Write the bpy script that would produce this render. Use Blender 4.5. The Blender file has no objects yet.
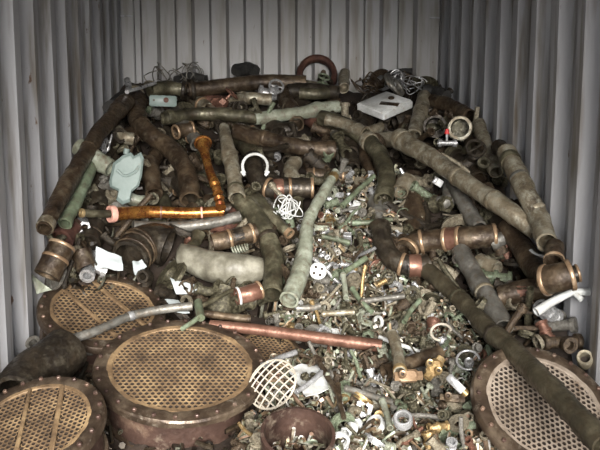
import bpy, math, random
from mathutils import Vector, Matrix, noise, Quaternion

sc = bpy.context.scene
R = math.radians
# ------------------------------------------------------------------ camera
F = 770.0                      # focal length in pixels of a 600 px wide frame
CAM = Vector((0, 0, 1.5))
YAW, PITCH = R(2.6), R(8.0)
cd = bpy.data.cameras.new('camera'); cam = bpy.data.objects.new('camera', cd)
sc.collection.objects.link(cam); sc.camera = cam
cd.sensor_fit = 'HORIZONTAL'; cd.sensor_width = 36; cd.lens = 36 * F / 600
cd.clip_start = 0.02; cd.clip_end = 200
cam.location = CAM; cam.rotation_euler = (R(90) - PITCH, 0, -YAW)
# ------------------------------------------------------------------ sky, exposure
w = bpy.data.worlds.new('sky'); sc.world = w; w.use_nodes = True
bg = w.node_tree.nodes['Background']
bg.inputs[0].default_value = (0.94, 0.96, 1.0, 1); bg.inputs[1].default_value = 1.5
sun_d = bpy.data.lights.new('sun', 'SUN'); sun_d.energy = 3.7; sun_d.angle = R(30)
sun_d.color = (1.0, 0.955, 0.90)
sun = bpy.data.objects.new('sun', sun_d); sc.collection.objects.link(sun)
sun.rotation_euler = (R(90 - 14), 0, R(2))      # low hazy sun shining in through the open doors
sc.view_settings.view_transform = 'Standard'; sc.view_settings.look = 'None'
sc.view_settings.gamma = 1; sc.view_settings.use_curve_mapping = False
sc.view_settings.exposure = 1.75

rnd = random.Random(7)
camM = cam.rotation_euler.to_matrix()

# ------------------------------------------------------------------ materials
def ramp(nt, stops, interp='LINEAR'):
    n = nt.nodes.new('ShaderNodeValToRGB'); cr = n.color_ramp; cr.interpolation = interp
    while len(cr.elements) < len(stops): cr.elements.new(0.5)
    for e, (p, c) in zip(cr.elements, stops):
        e.position = p; e.color = (*c, 1)
    return n

def new_mat(name):
    m = bpy.data.materials.new(name); m.use_nodes = True
    nt = m.node_tree
    return m, nt, nt.nodes['Principled BSDF'], nt.links.new

def obj_coords(nt, L):
    tc = nt.nodes.new('ShaderNodeTexCoord'); oi = nt.nodes.new('ShaderNodeObjectInfo')
    mu = nt.nodes.new('ShaderNodeMath'); mu.operation = 'MULTIPLY'; mu.inputs[1].default_value = 31.7
    L(oi.outputs['Random'], mu.inputs[0])
    ad = nt.nodes.new('ShaderNodeVectorMath'); ad.operation = 'ADD'
    L(tc.outputs['Object'], ad.inputs[0]); L(mu.outputs[0], ad.inputs[1])
    return ad.outputs[0]

def corroded(name, stops, scale=9, rough=(.30, .68), metal=.4, bump=.5, spots=None, spot_amt=.62, fine=60):
    m, nt, b, L = new_mat(name)
    co = obj_coords(nt, L)
    n1 = nt.nodes.new('ShaderNodeTexNoise'); n1.inputs['Scale'].default_value = scale
    n1.inputs['Detail'].default_value = 7; n1.inputs['Roughness'].default_value = .68
    L(co, n1.inputs['Vector'])
    cr = ramp(nt, stops); L(n1.outputs[0], cr.inputs[0]); out = cr.outputs[0]
    n2 = nt.nodes.new('ShaderNodeTexNoise'); n2.inputs['Scale'].default_value = fine
    n2.inputs['Detail'].default_value = 4; L(co, n2.inputs['Vector'])
    if spots:
        n3 = nt.nodes.new('ShaderNodeTexNoise'); n3.inputs['Scale'].default_value = scale * 2.7
        n3.inputs['Detail'].default_value = 9; n3.inputs['Roughness'].default_value = .72; L(co, n3.inputs['Vector'])
        r3 = ramp(nt, [(spot_amt - .12, (0, 0, 0)), (spot_amt + .08, (1, 1, 1))]); L(n3.outputs[0], r3.inputs[0])
        mx = nt.nodes.new('ShaderNodeMix'); mx.data_type = 'RGBA'
        L(r3.outputs[0], mx.inputs[0]); L(out, mx.inputs[6]); mx.inputs[7].default_value = (*spots, 1)
        out = mx.outputs[2]
    L(out, b.inputs['Base Color'])
    mr = nt.nodes.new('ShaderNodeMapRange'); L(n2.outputs[0], mr.inputs[0])
    mr.inputs[1].default_value = .3; mr.inputs[2].default_value = .7
    mr.inputs[3].default_value = rough[0]; mr.inputs[4].default_value = rough[1]
    L(mr.outputs[0], b.inputs['Roughness']); b.inputs['Metallic'].default_value = metal
    bp = nt.nodes.new('ShaderNodeBump'); bp.inputs['Strength'].default_value = bump; bp.inputs['Distance'].default_value = .006
    L(n2.outputs[0], bp.inputs['Height']); L(bp.outputs[0], b.inputs['Normal'])
    return m

M = {}
M['dark'] = corroded('dark_bronze', [(.3, (.007, .005, .004)), (.52, (.024, .018, .012)), (.7, (.06, .044, .028))], spots=(.075, .064, .045))
M['brown'] = corroded('brown_bronze', [(.3, (.013, .008, .005)), (.50, (.045, .029, .017)), (.68, (.13, .092, .055))], spots=(.12, .096, .064))
M['olive'] = corroded('olive_bronze', [(.32, (.014, .012, .008)), (.50, (.062, .056, .034)), (.68, (.19, .175, .115))], spots=(.05, .035, .02))
M['darkolive'] = corroded('dark_olive_bronze', [(.3, (.02, .017, .011)), (.52, (.065, .055, .034)), (.72, (.15, .13, .085))], spots=(.05, .035, .02))
M['tan'] = corroded('lime_crusted_pipe', [(.3, (.042, .030, .020)), (.48, (.15, .122, .08)), (.7, (.31, .27, .195))], spots=(.34, .33, .265), spot_amt=.6)
M['grey'] = corroded('grey_pipe', [(.28, (.045, .042, .036)), (.5, (.13, .124, .108)), (.72, (.25, .24, .215))], spots=(.10, .075, .05))
M['mint'] = corroded('verdigris', [(.28, (.085, .08, .055)), (.5, (.21, .225, .17)), (.72, (.38, .41, .34))], spots=(.10, .07, .045), metal=.1)
M['green'] = corroded('green_verdigris', [(.28, (.040, .045, .028)), (.5, (.115, .14, .088)), (.72, (.23, .29, .205))], spots=(.08, .06, .04), metal=.1)
M['copper'] = corroded('copper', [(.3, (.07, .036, .025)), (.5, (.165, .082, .056)), (.72, (.30, .165, .12))], rough=(.28, .5), metal=.55, bump=.25)
M['gold'] = corroded('gold_copper', [(.3, (.12, .04, .014)), (.48, (.36, .15, .035)), (.66, (.62, .33, .09))], scale=14, rough=(.22, .42), metal=.8, bump=.25, spots=(.16, .03, .02), spot_amt=.58)
M['brass'] = corroded('brass', [(.3, (.13, .085, .04)), (.5, (.32, .22, .10)), (.7, (.55, .42, .24))], rough=(.28, .55), metal=.7, bump=.25)
M['band'] = corroded('bright_band', [(.3, (.13, .08, .045)), (.55, (.32, .215, .13)), (.75, (.56, .44, .31))], rough=(.3, .5), metal=.5, bump=.2)
M['steel'] = corroded('bright_steel', [(.3, (.16, .16, .155)), (.52, (.40, .40, .40)), (.72, (.74, .75, .76))], rough=(.2, .45), metal=.6, bump=.25)
M['white'] = corroded('white_paint', [(.3, (.30, .30, .28)), (.5, (.48, .49, .475)), (.7, (.66, .67, .67))], rough=(.4, .65), metal=0, bump=.2, spots=(.26, .18, .11), spot_amt=.68)
M['mintplastic'] = corroded('pale_mint_plastic', [(.3, (.11, .15, .135)), (.5, (.165, .21, .195)), (.7, (.22, .27, .25))], scale=4, rough=(.4, .6), metal=0, bump=.1, spots=(.20, .13, .08), spot_amt=.7)
M['paper'] = corroded('white_paper', [(.3, (.34, .38, .385)), (.6, (.50, .545, .55))], scale=5, rough=(.7, .9), metal=0, bump=.1)
M['cream'] = corroded('cream_wire', [(.3, (.24, .21, .17)), (.6, (.42, .38, .31))], rough=(.4, .6), metal=0, bump=.1)
M['rust'] = corroded('rust', [(.3, (.022, .008, .006)), (.5, (.06, .023, .015)), (.72, (.13, .058, .036))], rough=(.6, .9), metal=.1)
M['sheet'] = corroded('tube_sheet_scale', [(.32, (.07, .045, .026)), (.5, (.20, .13, .07)), (.68, (.38, .265, .14))], scale=9, rough=(.5, .75), metal=.25, bump=.35, spots=(.10, .06, .03), spot_amt=.66)
M['sheetgrey'] = corroded('grey_tube_sheet_scale', [(.32, (.09, .068, .048)), (.5, (.21, .168, .13)), (.68, (.33, .275, .22))], scale=6, rough=(.5, .75), metal=.25, bump=.35, spots=(.10, .06, .03), spot_amt=.66)
M['shell'] = corroded('drum_shell', [(.3, (.03, .017, .014)), (.55, (.085, .05, .038)), (.7, (.24, .16, .11))], scale=5, rough=(.35, .6), metal=.4, bump=.3, spots=(.30, .24, .18), spot_amt=.66)
M['rim'] = corroded('drum_flange', [(.3, (.022, .014, .010)), (.5, (.065, .045, .03)), (.7, (.17, .13, .09))], scale=8, rough=(.28, .55), metal=.45, bump=.4, spots=(.32, .28, .22), spot_amt=.70)
M['sack'] = corroded('dull_sack', [(.34, (.065, .058, .042)), (.5, (.13, .122, .092)), (.66, (.23, .22, .175))], scale=11, rough=(.4, .6), metal=0, bump=.15)
M['black'] = corroded('black_rubber', [(.3, (.008, .008, .008)), (.7, (.03, .028, .025))], rough=(.5, .8), metal=0)
M['hole'] = corroded('painted_shade', [(.3, (.012, .008, .005)), (.7, (.035, .022, .014))], rough=(.7, .9), metal=0)  # near-black colour that stands for shade in bores, gaps and corners
M['pink'] = corroded('pink_end_cap', [(.3, (.50, .22, .16)), (.6, (.72, .40, .32))], metal=.1)
M['red'] = corroded('red_plastic', [(.3, (.35, .02, .02)), (.6, (.55, .04, .04))], metal=0)

def wall_mat(name, a, b_, dirt, warm):
    m, nt, b, L = new_mat(name)
    tc = nt.nodes.new('ShaderNodeTexCoord')
    def nz(sx, sy, sz, scale, det=6):
        mp = nt.nodes.new('ShaderNodeMapping'); mp.inputs['Scale'].default_value = (sx, sy, sz)
        L(tc.outputs['Object'], mp.inputs[0])
        n = nt.nodes.new('ShaderNodeTexNoise'); n.inputs['Scale'].default_value = scale; n.inputs['Detail'].default_value = det
        L(mp.outputs[0], n.inputs['Vector']); return n.outputs[0]
    cr = ramp(nt, [(.35, a), (.65, b_)]); L(nz(1, 1, .35, 3.0), cr.inputs[0])
    def over(col, fac_noise, lo, hi, c):
        r = ramp(nt, [(lo, (0, 0, 0)), (hi, (1, 1, 1))]); L(fac_noise, r.inputs[0])
        mx = nt.nodes.new('ShaderNodeMix'); mx.data_type = 'RGBA'
        L(r.outputs[0], mx.inputs[0]); L(col, mx.inputs[6]); mx.inputs[7].default_value = (*c, 1)
        return mx.outputs[2]
    col = over(cr.outputs[0], nz(1, 1, .10, 14), .50, .70, dirt)        # runs of grime
    col = over(col, nz(1, 1, .45, 19), .69, .73, warm)                   # chips of rust
    L(col, b.inputs['Base Color'])
    b.inputs['Roughness'].default_value = .5
    bp = nt.nodes.new('ShaderNodeBump'); bp.inputs['Strength'].default_value = .25; bp.inputs['Distance'].default_value = .004
    L(nz(1, 1, 1, 8), bp.inputs['Height']); L(bp.outputs[0], b.inputs['Normal'])
    return m
M['wall'] = wall_mat('container_paint', (.27, .27, .28), (.35, .35, .36), (.12, .10, .075), (.10, .06, .035))
M['backwall'] = wall_mat('container_paint_dimmed', (.235, .226, .216), (.30, .298, .30), (.15, .133, .108), (.09, .06, .04))  # same paint as the sides, darkened to stand for light fading with depth
M['floor'] = corroded('plywood_floor', [(.3, (.05, .035, .02)), (.7, (.14, .10, .06))], scale=3, metal=0)
M['ground'] = corroded('yard_concrete', [(.3, (.30, .29, .27)), (.7, (.42, .41, .39))], scale=1.5, rough=(.8, .95), metal=0, fine=20)

def chip_mat(name, stops):
    m, nt, b, L = new_mat(name)
    g = nt.nodes.new('ShaderNodeNewGeometry')
    cr = ramp(nt, stops, 'CONSTANT'); L(g.outputs['Random Per Island'], cr.inputs[0])
    tc = nt.nodes.new('ShaderNodeTexCoord'); n = nt.nodes.new('ShaderNodeTexNoise'); n.inputs['Scale'].default_value = 45
    n.inputs['Detail'].default_value = 4
    L(tc.outputs['Object'], n.inputs['Vector'])
    r2 = ramp(nt, [(.35, (.4, .36, .3)), (.62, (1, 1, 1))]); L(n.outputs[0], r2.inputs[0])
    mx = nt.nodes.new('ShaderNodeMix'); mx.data_type = 'RGBA'; mx.blend_type = 'MULTIPLY'; mx.inputs[0].default_value = 1
    L(cr.outputs[0], mx.inputs[6]); L(r2.outputs[0], mx.inputs[7]); L(mx.outputs[2], b.inputs['Base Color'])
    b.inputs['Metallic'].default_value = .35; b.inputs['Roughness'].default_value = .42
    return m
M['chips'] = chip_mat('mixed_fittings_scrap', [(0, (.19, .19, .125)), (.16, (.25, .175, .11)), (.30, (.35, .35, .29)), (.44, (.12, .085, .055)),
     (.54, (.46, .42, .33)), (.68, (.28, .33, .25)), (.78, (.30, .20, .145)), (.84, (.70, .69, .66)), (.95, (.40, .31, .19))])
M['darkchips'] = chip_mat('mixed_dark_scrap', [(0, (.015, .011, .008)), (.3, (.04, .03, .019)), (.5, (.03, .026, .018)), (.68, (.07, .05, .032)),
     (.82, (.13, .13, .10)), (.92, (.20, .17, .12))])  # dark scrap colours, lowered further to paint in the shade of the gaps

# ------------------------------------------------------------------ mesh helpers
class MB:
    def __init__(s): s.v = []; s.f = []
    def add(s, v, f):
        o = len(s.v); s.v += [Vector(p) for p in v]; s.f += [tuple(i + o for i in q) for q in f]; return s
    def merge(s, o, mat=None):
        return s.add([mat @ p for p in o.v] if mat else o.v, o.f)
    def mesh(s, name, off=Vector((0, 0, 0)), sharp=38):
        me = bpy.data.meshes.new(name); me.from_pydata([tuple(p - off) for p in s.v], [], s.f)
        me.validate(); me.update(); me.shade_smooth(); me.set_sharp_from_angle(angle=R(sharp)); return me

def crom(pts, n):
    """Catmull-Rom resampling to about n points."""
    pts = [Vector(p) for p in pts]
    if len(pts) == 2:
        return [pts[0].lerp(pts[1], i / (n - 1)) for i in range(n)]
    P = [2 * pts[0] - pts[1]] + pts + [2 * pts[-1] - pts[-2]]
    ln = [(pts[i + 1] - pts[i]).length for i in range(len(pts) - 1)]; tot = sum(ln); out = []
    for i in range(len(pts) - 1):
        k = max(2, int(round(n * ln[i] / tot)))
        for j in range(k):
            t = j / k; a, b, c, d = P[i:i + 4]
            out.append(.5 * ((2 * b) + (-a + c) * t + (2 * a - 5 * b + 4 * c - d) * t * t + (-a + 3 * b - 3 * c + d) * t ** 3))
    out.append(pts[-1].copy()); return out

def frames(path):
    n = len(path); T = []
    for i in range(n):
        t = path[min(i + 1, n - 1)] - path[max(i - 1, 0)]; T.append(t.normalized() if t.length > 1e-9 else Vector((0, 0, 1)))
    u = T[0].orthogonal().normalized(); out = []
    for i in range(n):
        u = (u - T[i] * u.dot(T[i])); u = u.normalized() if u.length > 1e-6 else T[i].orthogonal().normalized()
        out.append((T[i], u, T[i].cross(u)))
    return out

def tube(mb, path, rad, seg=12, lump=0, hollow=(False, False), wall=.2, seed=0):
    """Swept round tube; rad is a number or a list; hollow ends get a rim and a bore."""
    n = len(path); rad = rad if isinstance(rad, list) else [rad] * n; fr = frames(path)
    rings = []
    def ring(i, r, back=0, lumpy=True):
        t, u, v = fr[i]; c = path[i] - t * back; o = []
        for k in range(seg):
            a = 2 * math.pi * k / seg; d = u * math.cos(a) + v * math.sin(a); rr = r
            if lump and lumpy:
                q = (c + d * r)
                rr = r * (1 + lump * (noise.noise(q * (1.1 / max(r, .02)) + Vector((seed, 0, 0))) * .7 + noise.noise(q * (.4 / max(r, .02))) * .6))
            o.append(c + d * rr)
        return o
    r0, r1 = rad[0], rad[-1]
    if hollow[0]:
        dpt = -min(r0 * 2.2, (path[-1] - path[0]).length * .45)
        rings += [('cap', path[0] - fr[0][0] * dpt), ring(0, r0 * (1 - wall), dpt, False), ring(0, r0 * (1 - wall), 0, False)]
    else: rings += [('cap', path[0].copy())]
    for i in range(n): rings.append(ring(i, rad[i]))
    if hollow[1]:
        dpt = min(r1 * 2.2, (path[-1] - path[0]).length * .45)
        rings += [ring(n - 1, r1 * (1 - wall), 0, False), ring(n - 1, r1 * (1 - wall), dpt, False), ('cap', path[-1] - fr[-1][0] * dpt)]
    else: rings += [('cap', path[-1].copy())]
    V = []; Fc = []; prev = None
    for q in rings:
        st = len(V)
        if isinstance(q, tuple): V.append(q[1]); cur = ('c', st)
        else: V += q; cur = ('r', st)
        if prev:
            if prev[0] == 'c' and cur[0] == 'r':
                Fc += [(prev[1], cur[1] + (k + 1) % seg, cur[1] + k) for k in range(seg)]
            elif prev[0] == 'r' and cur[0] == 'r':
                Fc += [(prev[1] + k, prev[1] + (k + 1) % seg, cur[1] + (k + 1) % seg, cur[1] + k) for k in range(seg)]
            elif prev[0] == 'r' and cur[0] == 'c':
                Fc += [(prev[1] + k, prev[1] + (k + 1) % seg, cur[1]) for k in range(seg)]
        prev = cur
    return mb.add(V, Fc)

def lathe(mb, prof, seg=24, mat=Matrix(), closed=False):
    """Revolve (r, z) points about local z."""
    V = []; n = len(prof)
    for (r, z) in prof:
        for k in range(seg):
            a = 2 * math.pi * k / seg; V.append(mat @ Vector((r * math.cos(a), r * math.sin(a), z)))
    Fc = []
    for i in range(n if closed else n - 1):
        j = (i + 1) % n
        for k in range(seg):
            l = (k + 1) % seg; Fc.append((i * seg + k, i * seg + l, j * seg + l, j * seg + k))
    if not closed:
        Fc.append(tuple(range(seg - 1, -1, -1))); Fc.append(tuple((n - 1) * seg + k for k in range(seg)))
    return mb.add(V, Fc)

def box(mb, sx, sy, sz, mat=Matrix(), bev=.12):
    """Chamfered box centred on the origin of mat."""
    c = bev * min(sx, sy, sz); hx, hy, hz = sx / 2, sy / 2, sz / 2; V = []; lv = [(-hz, c), (-hz + c, 0), (hz - c, 0), (hz, c)]
    for z, s in lv:
        x, y = hx - s, hy - s
        V += [mat @ Vector(p) for p in ((-x + c, -y, z), (x - c, -y, z), (x, -y + c, z), (x, y - c, z), (x - c, y, z), (-x + c, y, z), (-x, y - c, z), (-x, -y + c, z))]
    Fc = [tuple(range(7, -1, -1)), tuple(range(24, 32))]
    for i in range(3):
        Fc += [(i * 8 + k, i * 8 + (k + 1) % 8, i * 8 + 8 + (k + 1) % 8, i * 8 + 8 + k) for k in range(8)]
    return mb.add(V, Fc)

def torus(mb, RR, r, mat=Matrix(), seg=28, sub=8, arc=1.0):
    path = [mat @ Vector((RR * math.cos(2 * math.pi * arc * i / seg), RR * math.sin(2 * math.pi * arc * i / seg), 0)) for i in range(seg + 1)]
    if arc < 1: return tube(mb, path, r, sub)
    return lathe(mb, [(RR + r * math.cos(2 * math.pi * k / sub), r * math.sin(2 * math.pi * k / sub)) for k in range(sub)], seg, mat, True)

def zmat(o, z, x=None):
    z = Vector(z).normalized(); x = Vector(x) if x is not None else z.orthogonal()
    x = (x - z * x.dot(z)).normalized(); y = z.cross(x)
    m = Matrix((x, y, z)).transposed().to_4x4(); m.translation = Vector(o); return m

# ------------------------------------------------------------------ object helpers
col = sc.collection
def link(name, data, mat=None, parent=None, loc=(0, 0, 0)):
    o = bpy.data.objects.new(name, data); col.objects.link(o); o.location = loc
    if parent: o.parent = parent
    if mat is not None and data is not None and not data.materials: data.materials.append(mat)
    return o
def tag(o, label, cat, group=None, kind=None):
    if label: o['label'] = label
    if cat: o['category'] = cat
    if group: o['group'] = group
    if kind: o['kind'] = kind
    return o
def thing(name, label, cat, parts, group=None, sharp=38):
    """parts: (name, MB, material key[, label[, sub-parts]]). One part makes a single mesh object."""
    vs = [v for p in parts for v in p[1].v]
    base = Vector((sum(v.x for v in vs) / len(vs), sum(v.y for v in vs) / len(vs), min(v.z for v in vs)))
    if len(parts) == 1 and len(parts[0]) < 5:
        o = link(name, parts[0][1].mesh(name, base, sharp), M[parts[0][2]], None, base)
        return tag(o, label, cat, group)
    root = link(name, None, None, None, base); root.empty_display_size = .05
    for p in parts:
        o = link(p[0], p[1].mesh(p[0], base, sharp), M[p[2]], root)
        if len(p) > 3 and p[3]: o['label'] = p[3]
        if len(p) > 4:
            for s in p[4]: link(s[0], s[1].mesh(s[0], base, sharp), M[s[2]], o)
    return tag(root, label, cat, group)
def struct(name, mb, mat, parent=None, sharp=30, off=Vector((0, 0, 0))):
    o = link(name, mb.mesh(name, off, sharp), M[mat], parent, off if not parent else (0, 0, 0))
    if not parent: o['kind'] = 'structure'
    return o

# ------------------------------------------------------------------ the container
XL, XR, YB, YD, ZC = -1.044, 1.306, 5.74, -0.16, 2.40
def corrugate(axis, a0, a1, base, inward, pitch, flat_in, web, depth, phase, z0, z1):
    """Trapezoid profile along an axis; returns an MB of one folded steel sheet with thickness."""
    flat_out = pitch - flat_in - 2 * web; pr = []; a = a0 - ((a0 - phase) % pitch) - pitch
    while a < a1 + pitch:
        pr += [(a, 0), (a + flat_out, 0), (a + flat_out + web, depth), (a + flat_out + web + flat_in, depth)]; a += pitch
    q = []
    for i, (p, d) in enumerate(pr):
        if a0 <= p <= a1: q.append((p, d))
        elif i + 1 < len(pr) and p < a0 < pr[i + 1][0]:
            t = (a0 - p) / (pr[i + 1][0] - p); q.append((a0, d + t * (pr[i + 1][1] - d)))
        if i + 1 < len(pr) and p < a1 < pr[i + 1][0] and p >= a0:
            t = (a1 - p) / (pr[i + 1][0] - p); q.append((a1, d + t * (pr[i + 1][1] - d)))
    mb = MB(); nz = 7
    for th in (0, -.003):
        V = []
        for (p, d) in q:
            for k in range(nz):
                z = z0 + (z1 - z0) * k / (nz - 1)
                jog = noise.noise(Vector((p * 1.7, z * 1.3, base))) * .004
                e = base + inward * (d + th + jog)
                V.append((p, e, z) if axis == 'x' else (e, p, z))
        mb.add(V, [(i * nz + k, (i + 1) * nz + k, (i + 1) * nz + k + 1, i * nz + k + 1) for i in range(len(q) - 1) for k in range(nz - 1)])
    return mb
struct('wall_left', corrugate('y', YD, YB, XL, 1, .278, .072, .068, .042, .02, .12, ZC - .06), 'wall')
struct('wall_right', corrugate('y', YD, YB, XR, -1, .278, .072, .068, .042, .15, .12, ZC - .06), 'wall')
struct('wall_back', corrugate('x', XL + .10, XR - .10, YB, -1, .2475, .102, .022, .055, XL + .05, .12, ZC - .06), 'backwall')
mb = MB(); box(mb, XR - XL + .24, YB - YD + .2, .10, Matrix.Translation(((XL + XR) / 2, (YB + YD) / 2, -.05)), .02); struct('floor', mb, 'floor')
mb = MB(); box(mb, XR - XL + .24, YB - YD + .2, .05, Matrix.Translation(((XL + XR) / 2, (YB + YD) / 2, ZC + .025)), .02); struct('ceiling', mb, 'wall')
# rails and corner posts
k = 1
for x, s in ((XL, 1), (XR, -1)):
    for z, h in ((.06, .12), (ZC - .03, .06)):
        mb = MB(); box(mb, .07, YB - YD, h, Matrix.Translation((x - s * .02, (YB + YD) / 2, z)), .1); struct('trim_%d' % k, mb, 'wall'); k += 1
    mb = MB(); box(mb, .13, .09, ZC, Matrix.Translation((x + s * .05, YB - .005, ZC / 2)), .08)
    post = struct('trim_%d' % k, mb, 'backwall'); k += 1
    for z in (ZC - .02, ZC - .19):
        mb = MB(); box(mb, .11, .012, .035 if z > 2.3 else .012, Matrix.Translation((x + s * .055, YB - .055, z)), .2)
        struct('roof_shadow_strip' if z > 2.3 else 'weld_bead', mb, 'hole' if z > 2.3 else 'wall', post)  # the near-black strip paints the roof's shadow onto the corner post
for z, h in ((.06, .12), (ZC - .03, .06)):
    mb = MB(); box(mb, XR - XL, .07, h, Matrix.Translation(((XL + XR) / 2, YB + .02, z)), .1); struct('trim_%d' % k, mb, 'backwall'); k += 1
mb = MB(); box(mb, 30, 24, .1, Matrix.Translation((0, -10, -.24)), .02); g = struct('ground', mb, 'ground')

# ------------------------------------------------------------------ the heap
PROF = [(1.2, 0), (1.6, .08), (2.0, .20), (2.5, .32), (2.75, .385), (3.0, .45), (3.3, .535), (3.6, .70), (3.9, .94), (4.3, 1.20), (4.65, 1.35), (5.0, 1.51), (5.4, 1.68), (5.74, 1.80), (6.2, 1.9)]
def prof(y):
    if y <= PROF[0][0]: return 0.0
    for (a, za), (b, zb) in zip(PROF, PROF[1:]):
        if y <= b: return za + (zb - za) * (y - a) / (b - a)
    return PROF[-1][1]
def H(x, y):
    z = sum(prof(y + d) for d in (-.16, -.08, 0, .08, .16)) / 5
    e = abs((x - .13) / 1.17)
    k_ = .02 if y < 3.32 else .02 + .31 * (y - 3.32) / .18 if y < 3.5 else .33 - .13 * (y - 3.5) / .7 if y < 4.2 else max(.08, .20 - .12 * (y - 4.2))
    if x > 0:
        k_ = .02 if y < 2.85 else .02 + .27 * (y - 2.85) / .27 if y < 3.12 else .29 - .08 * (y - 3.12) / .48 if y < 3.6 else k_
    return z + k_ * max(0, e - .55) / .45
def ray(px, py):
    return (camM @ Vector(((px - 300) / F, (225 - py) / F, -1)))
def on_heap(px, py, lift=0.0):
    d = ray(px, py); t = 1.4
    while t < 5.66:
        p = CAM + d * t
        if p.z <= H(p.x, p.y) + lift: break
        t += .02
    lo, hi = t - .02, t
    for _ in range(8):
        m_ = (lo + hi) / 2; p = CAM + d * m_
        if p.z <= H(p.x, p.y) + lift: hi = m_
        else: lo = m_
    return CAM + d * hi
def keep_in(P, rm):
    """Bring a piece a little nearer along its sight lines, then push it clear of the steel walls."""
    t = 1.0; a, b, c = XL + .05 + rm, XR - .05 - rm, YB - .06 - rm
    for q in P:
        d = q - CAM
        if q.x > b: t = min(t, (b - CAM.x) / d.x)
        if q.x < a: t = min(t, (a - CAM.x) / d.x)
        if q.y > c: t = min(t, (c - CAM.y) / d.y)
    t = max(t, .94); P = [CAM + (q - CAM) * t for q in P]
    sh = min(0, b - max(q.x for q in P)) + max(0, a - min(q.x for q in P))
    for q in P: q.x += sh; q.y = min(q.y, c)
    return P
def at_depth(px, py, y):
    d = ray(px, py); return CAM + d * (y / d.y)
def metres(px_len, p): return px_len * (p - CAM).dot(camM @ Vector((0, 0, -1))) / F
def disc_frame(px, py, a, b, ang, lift):
    """Centre, radius and axes of a round face seen as an ellipse (a, b px; major axis at ang degrees, up-right positive)."""
    c = on_heap(px, py, lift); v = (CAM - c).normalized()
    X = camM @ Vector((1, 0, 0)); Y = camM @ Vector((0, 1, 0))
    maj = X * math.cos(R(ang)) + Y * math.sin(R(ang)); mnr = -X * math.sin(R(ang)) + Y * math.cos(R(ang))
    if mnr.z < 0: mnr = -mnr
    maj = (maj - v * maj.dot(v)).normalized(); mnr = (mnr - v * mnr.dot(v) - maj * mnr.dot(maj)).normalized()
    ct = b / a; n = v * ct + mnr * math.sqrt(1 - ct * ct)
    return c, metres(a, c), n.normalized(), maj

# packed core of the heap: rough ground of scrap under the loose pieces
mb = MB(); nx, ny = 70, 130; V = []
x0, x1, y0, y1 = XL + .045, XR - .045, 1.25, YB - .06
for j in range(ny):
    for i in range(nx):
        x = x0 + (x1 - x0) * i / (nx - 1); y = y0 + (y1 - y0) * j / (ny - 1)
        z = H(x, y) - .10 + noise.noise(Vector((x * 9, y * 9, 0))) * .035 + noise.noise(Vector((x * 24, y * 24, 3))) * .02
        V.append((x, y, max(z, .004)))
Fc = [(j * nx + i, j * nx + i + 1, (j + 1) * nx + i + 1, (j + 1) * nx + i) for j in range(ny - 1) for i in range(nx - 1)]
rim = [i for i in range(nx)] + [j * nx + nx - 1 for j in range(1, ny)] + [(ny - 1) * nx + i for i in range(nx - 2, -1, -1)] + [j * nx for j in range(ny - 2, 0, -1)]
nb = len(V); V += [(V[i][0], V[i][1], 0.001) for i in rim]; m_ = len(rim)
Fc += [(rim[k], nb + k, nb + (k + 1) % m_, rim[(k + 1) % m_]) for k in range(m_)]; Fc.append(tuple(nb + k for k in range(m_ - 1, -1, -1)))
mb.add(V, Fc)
o = link('packed_scrap', mb.mesh('packed_scrap'), M['hole'])  # near-black colour paints the shade seen between the loose pieces
tag(o, 'packed mass of scrap under the loose pieces, darkened to stand for shade', 'scrap', None, 'stuff')

# ------------------------------------------------------------------ loose crumbs of scrap (uncountable)
def crumb(r, s):
    k = r.random(); mb = MB()
    if k < .45:
        L = s * r.uniform(1.0, 3.2); tube(mb, [Vector((-L / 2, 0, 0)), Vector((0, 0, r.uniform(-.2, .2) * s)), Vector((L / 2, 0, 0))], s * r.uniform(.16, .34), 6)
    elif k < .65: lathe(mb, [(s * .28, -s * .2), (s * .55, -s * .2), (s * .55, s * .2), (s * .28, s * .2)], 6, Matrix(), True)
    elif k < .85: box(mb, s * r.uniform(.8, 1.6), s * r.uniform(.5, .9), s * r.uniform(.15, .5), Matrix(), .2)
    else: torus(mb, s * .8, s * .14, Matrix(), 9, 4, r.choice((.5, .7, 1.0)))
    return mb
def rand_rot(r):
    q = Quaternion((r.gauss(0, 1), r.gauss(0, 1), r.gauss(0, 1), r.gauss(0, 1))); q.normalize(); return q.to_matrix().to_4x4()
def in_poly(x, y, P):
    c = False; j = len(P) - 1
    for i in range(len(P)):
        if (P[i][1] > y) != (P[j][1] > y) and x < (P[j][0] - P[i][0]) * (y - P[i][1]) / (P[j][1] - P[i][1]) + P[i][0]: c = not c
        j = i
    return c
FIT = [(300, 232), (345, 170), (400, 170), (425, 200), (400, 225), (410, 275), (440, 285), (480, 340), (488, 360), (478, 395), (520, 455), (230, 455), (262, 395), (272, 358), (300, 352), (378, 350), (300, 335), (262, 318), (290, 300)]
TOPF = [(105, 105), (145, 78), (430, 78), (468, 110), (520, 165), (600, 300), (600, 460), (0, 460), (0, 360), (30, 300), (60, 190)]
mf, md = MB(), MB(); r = random.Random(11); bank = [crumb(r, 1.0) for _ in range(40)]
n = 0
while n < 3600:
    x, y = r.uniform(225, 525), r.uniform(165, 458)
    if not in_poly(x, y, FIT): continue
    p = on_heap(x, y, r.uniform(-.07, .02)); s = r.uniform(.014, .036)
    mf.merge(r.choice(bank), Matrix.Translation(p) @ rand_rot(r) @ Matrix.Scale(s, 4)); n += 1
n = 0
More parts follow.
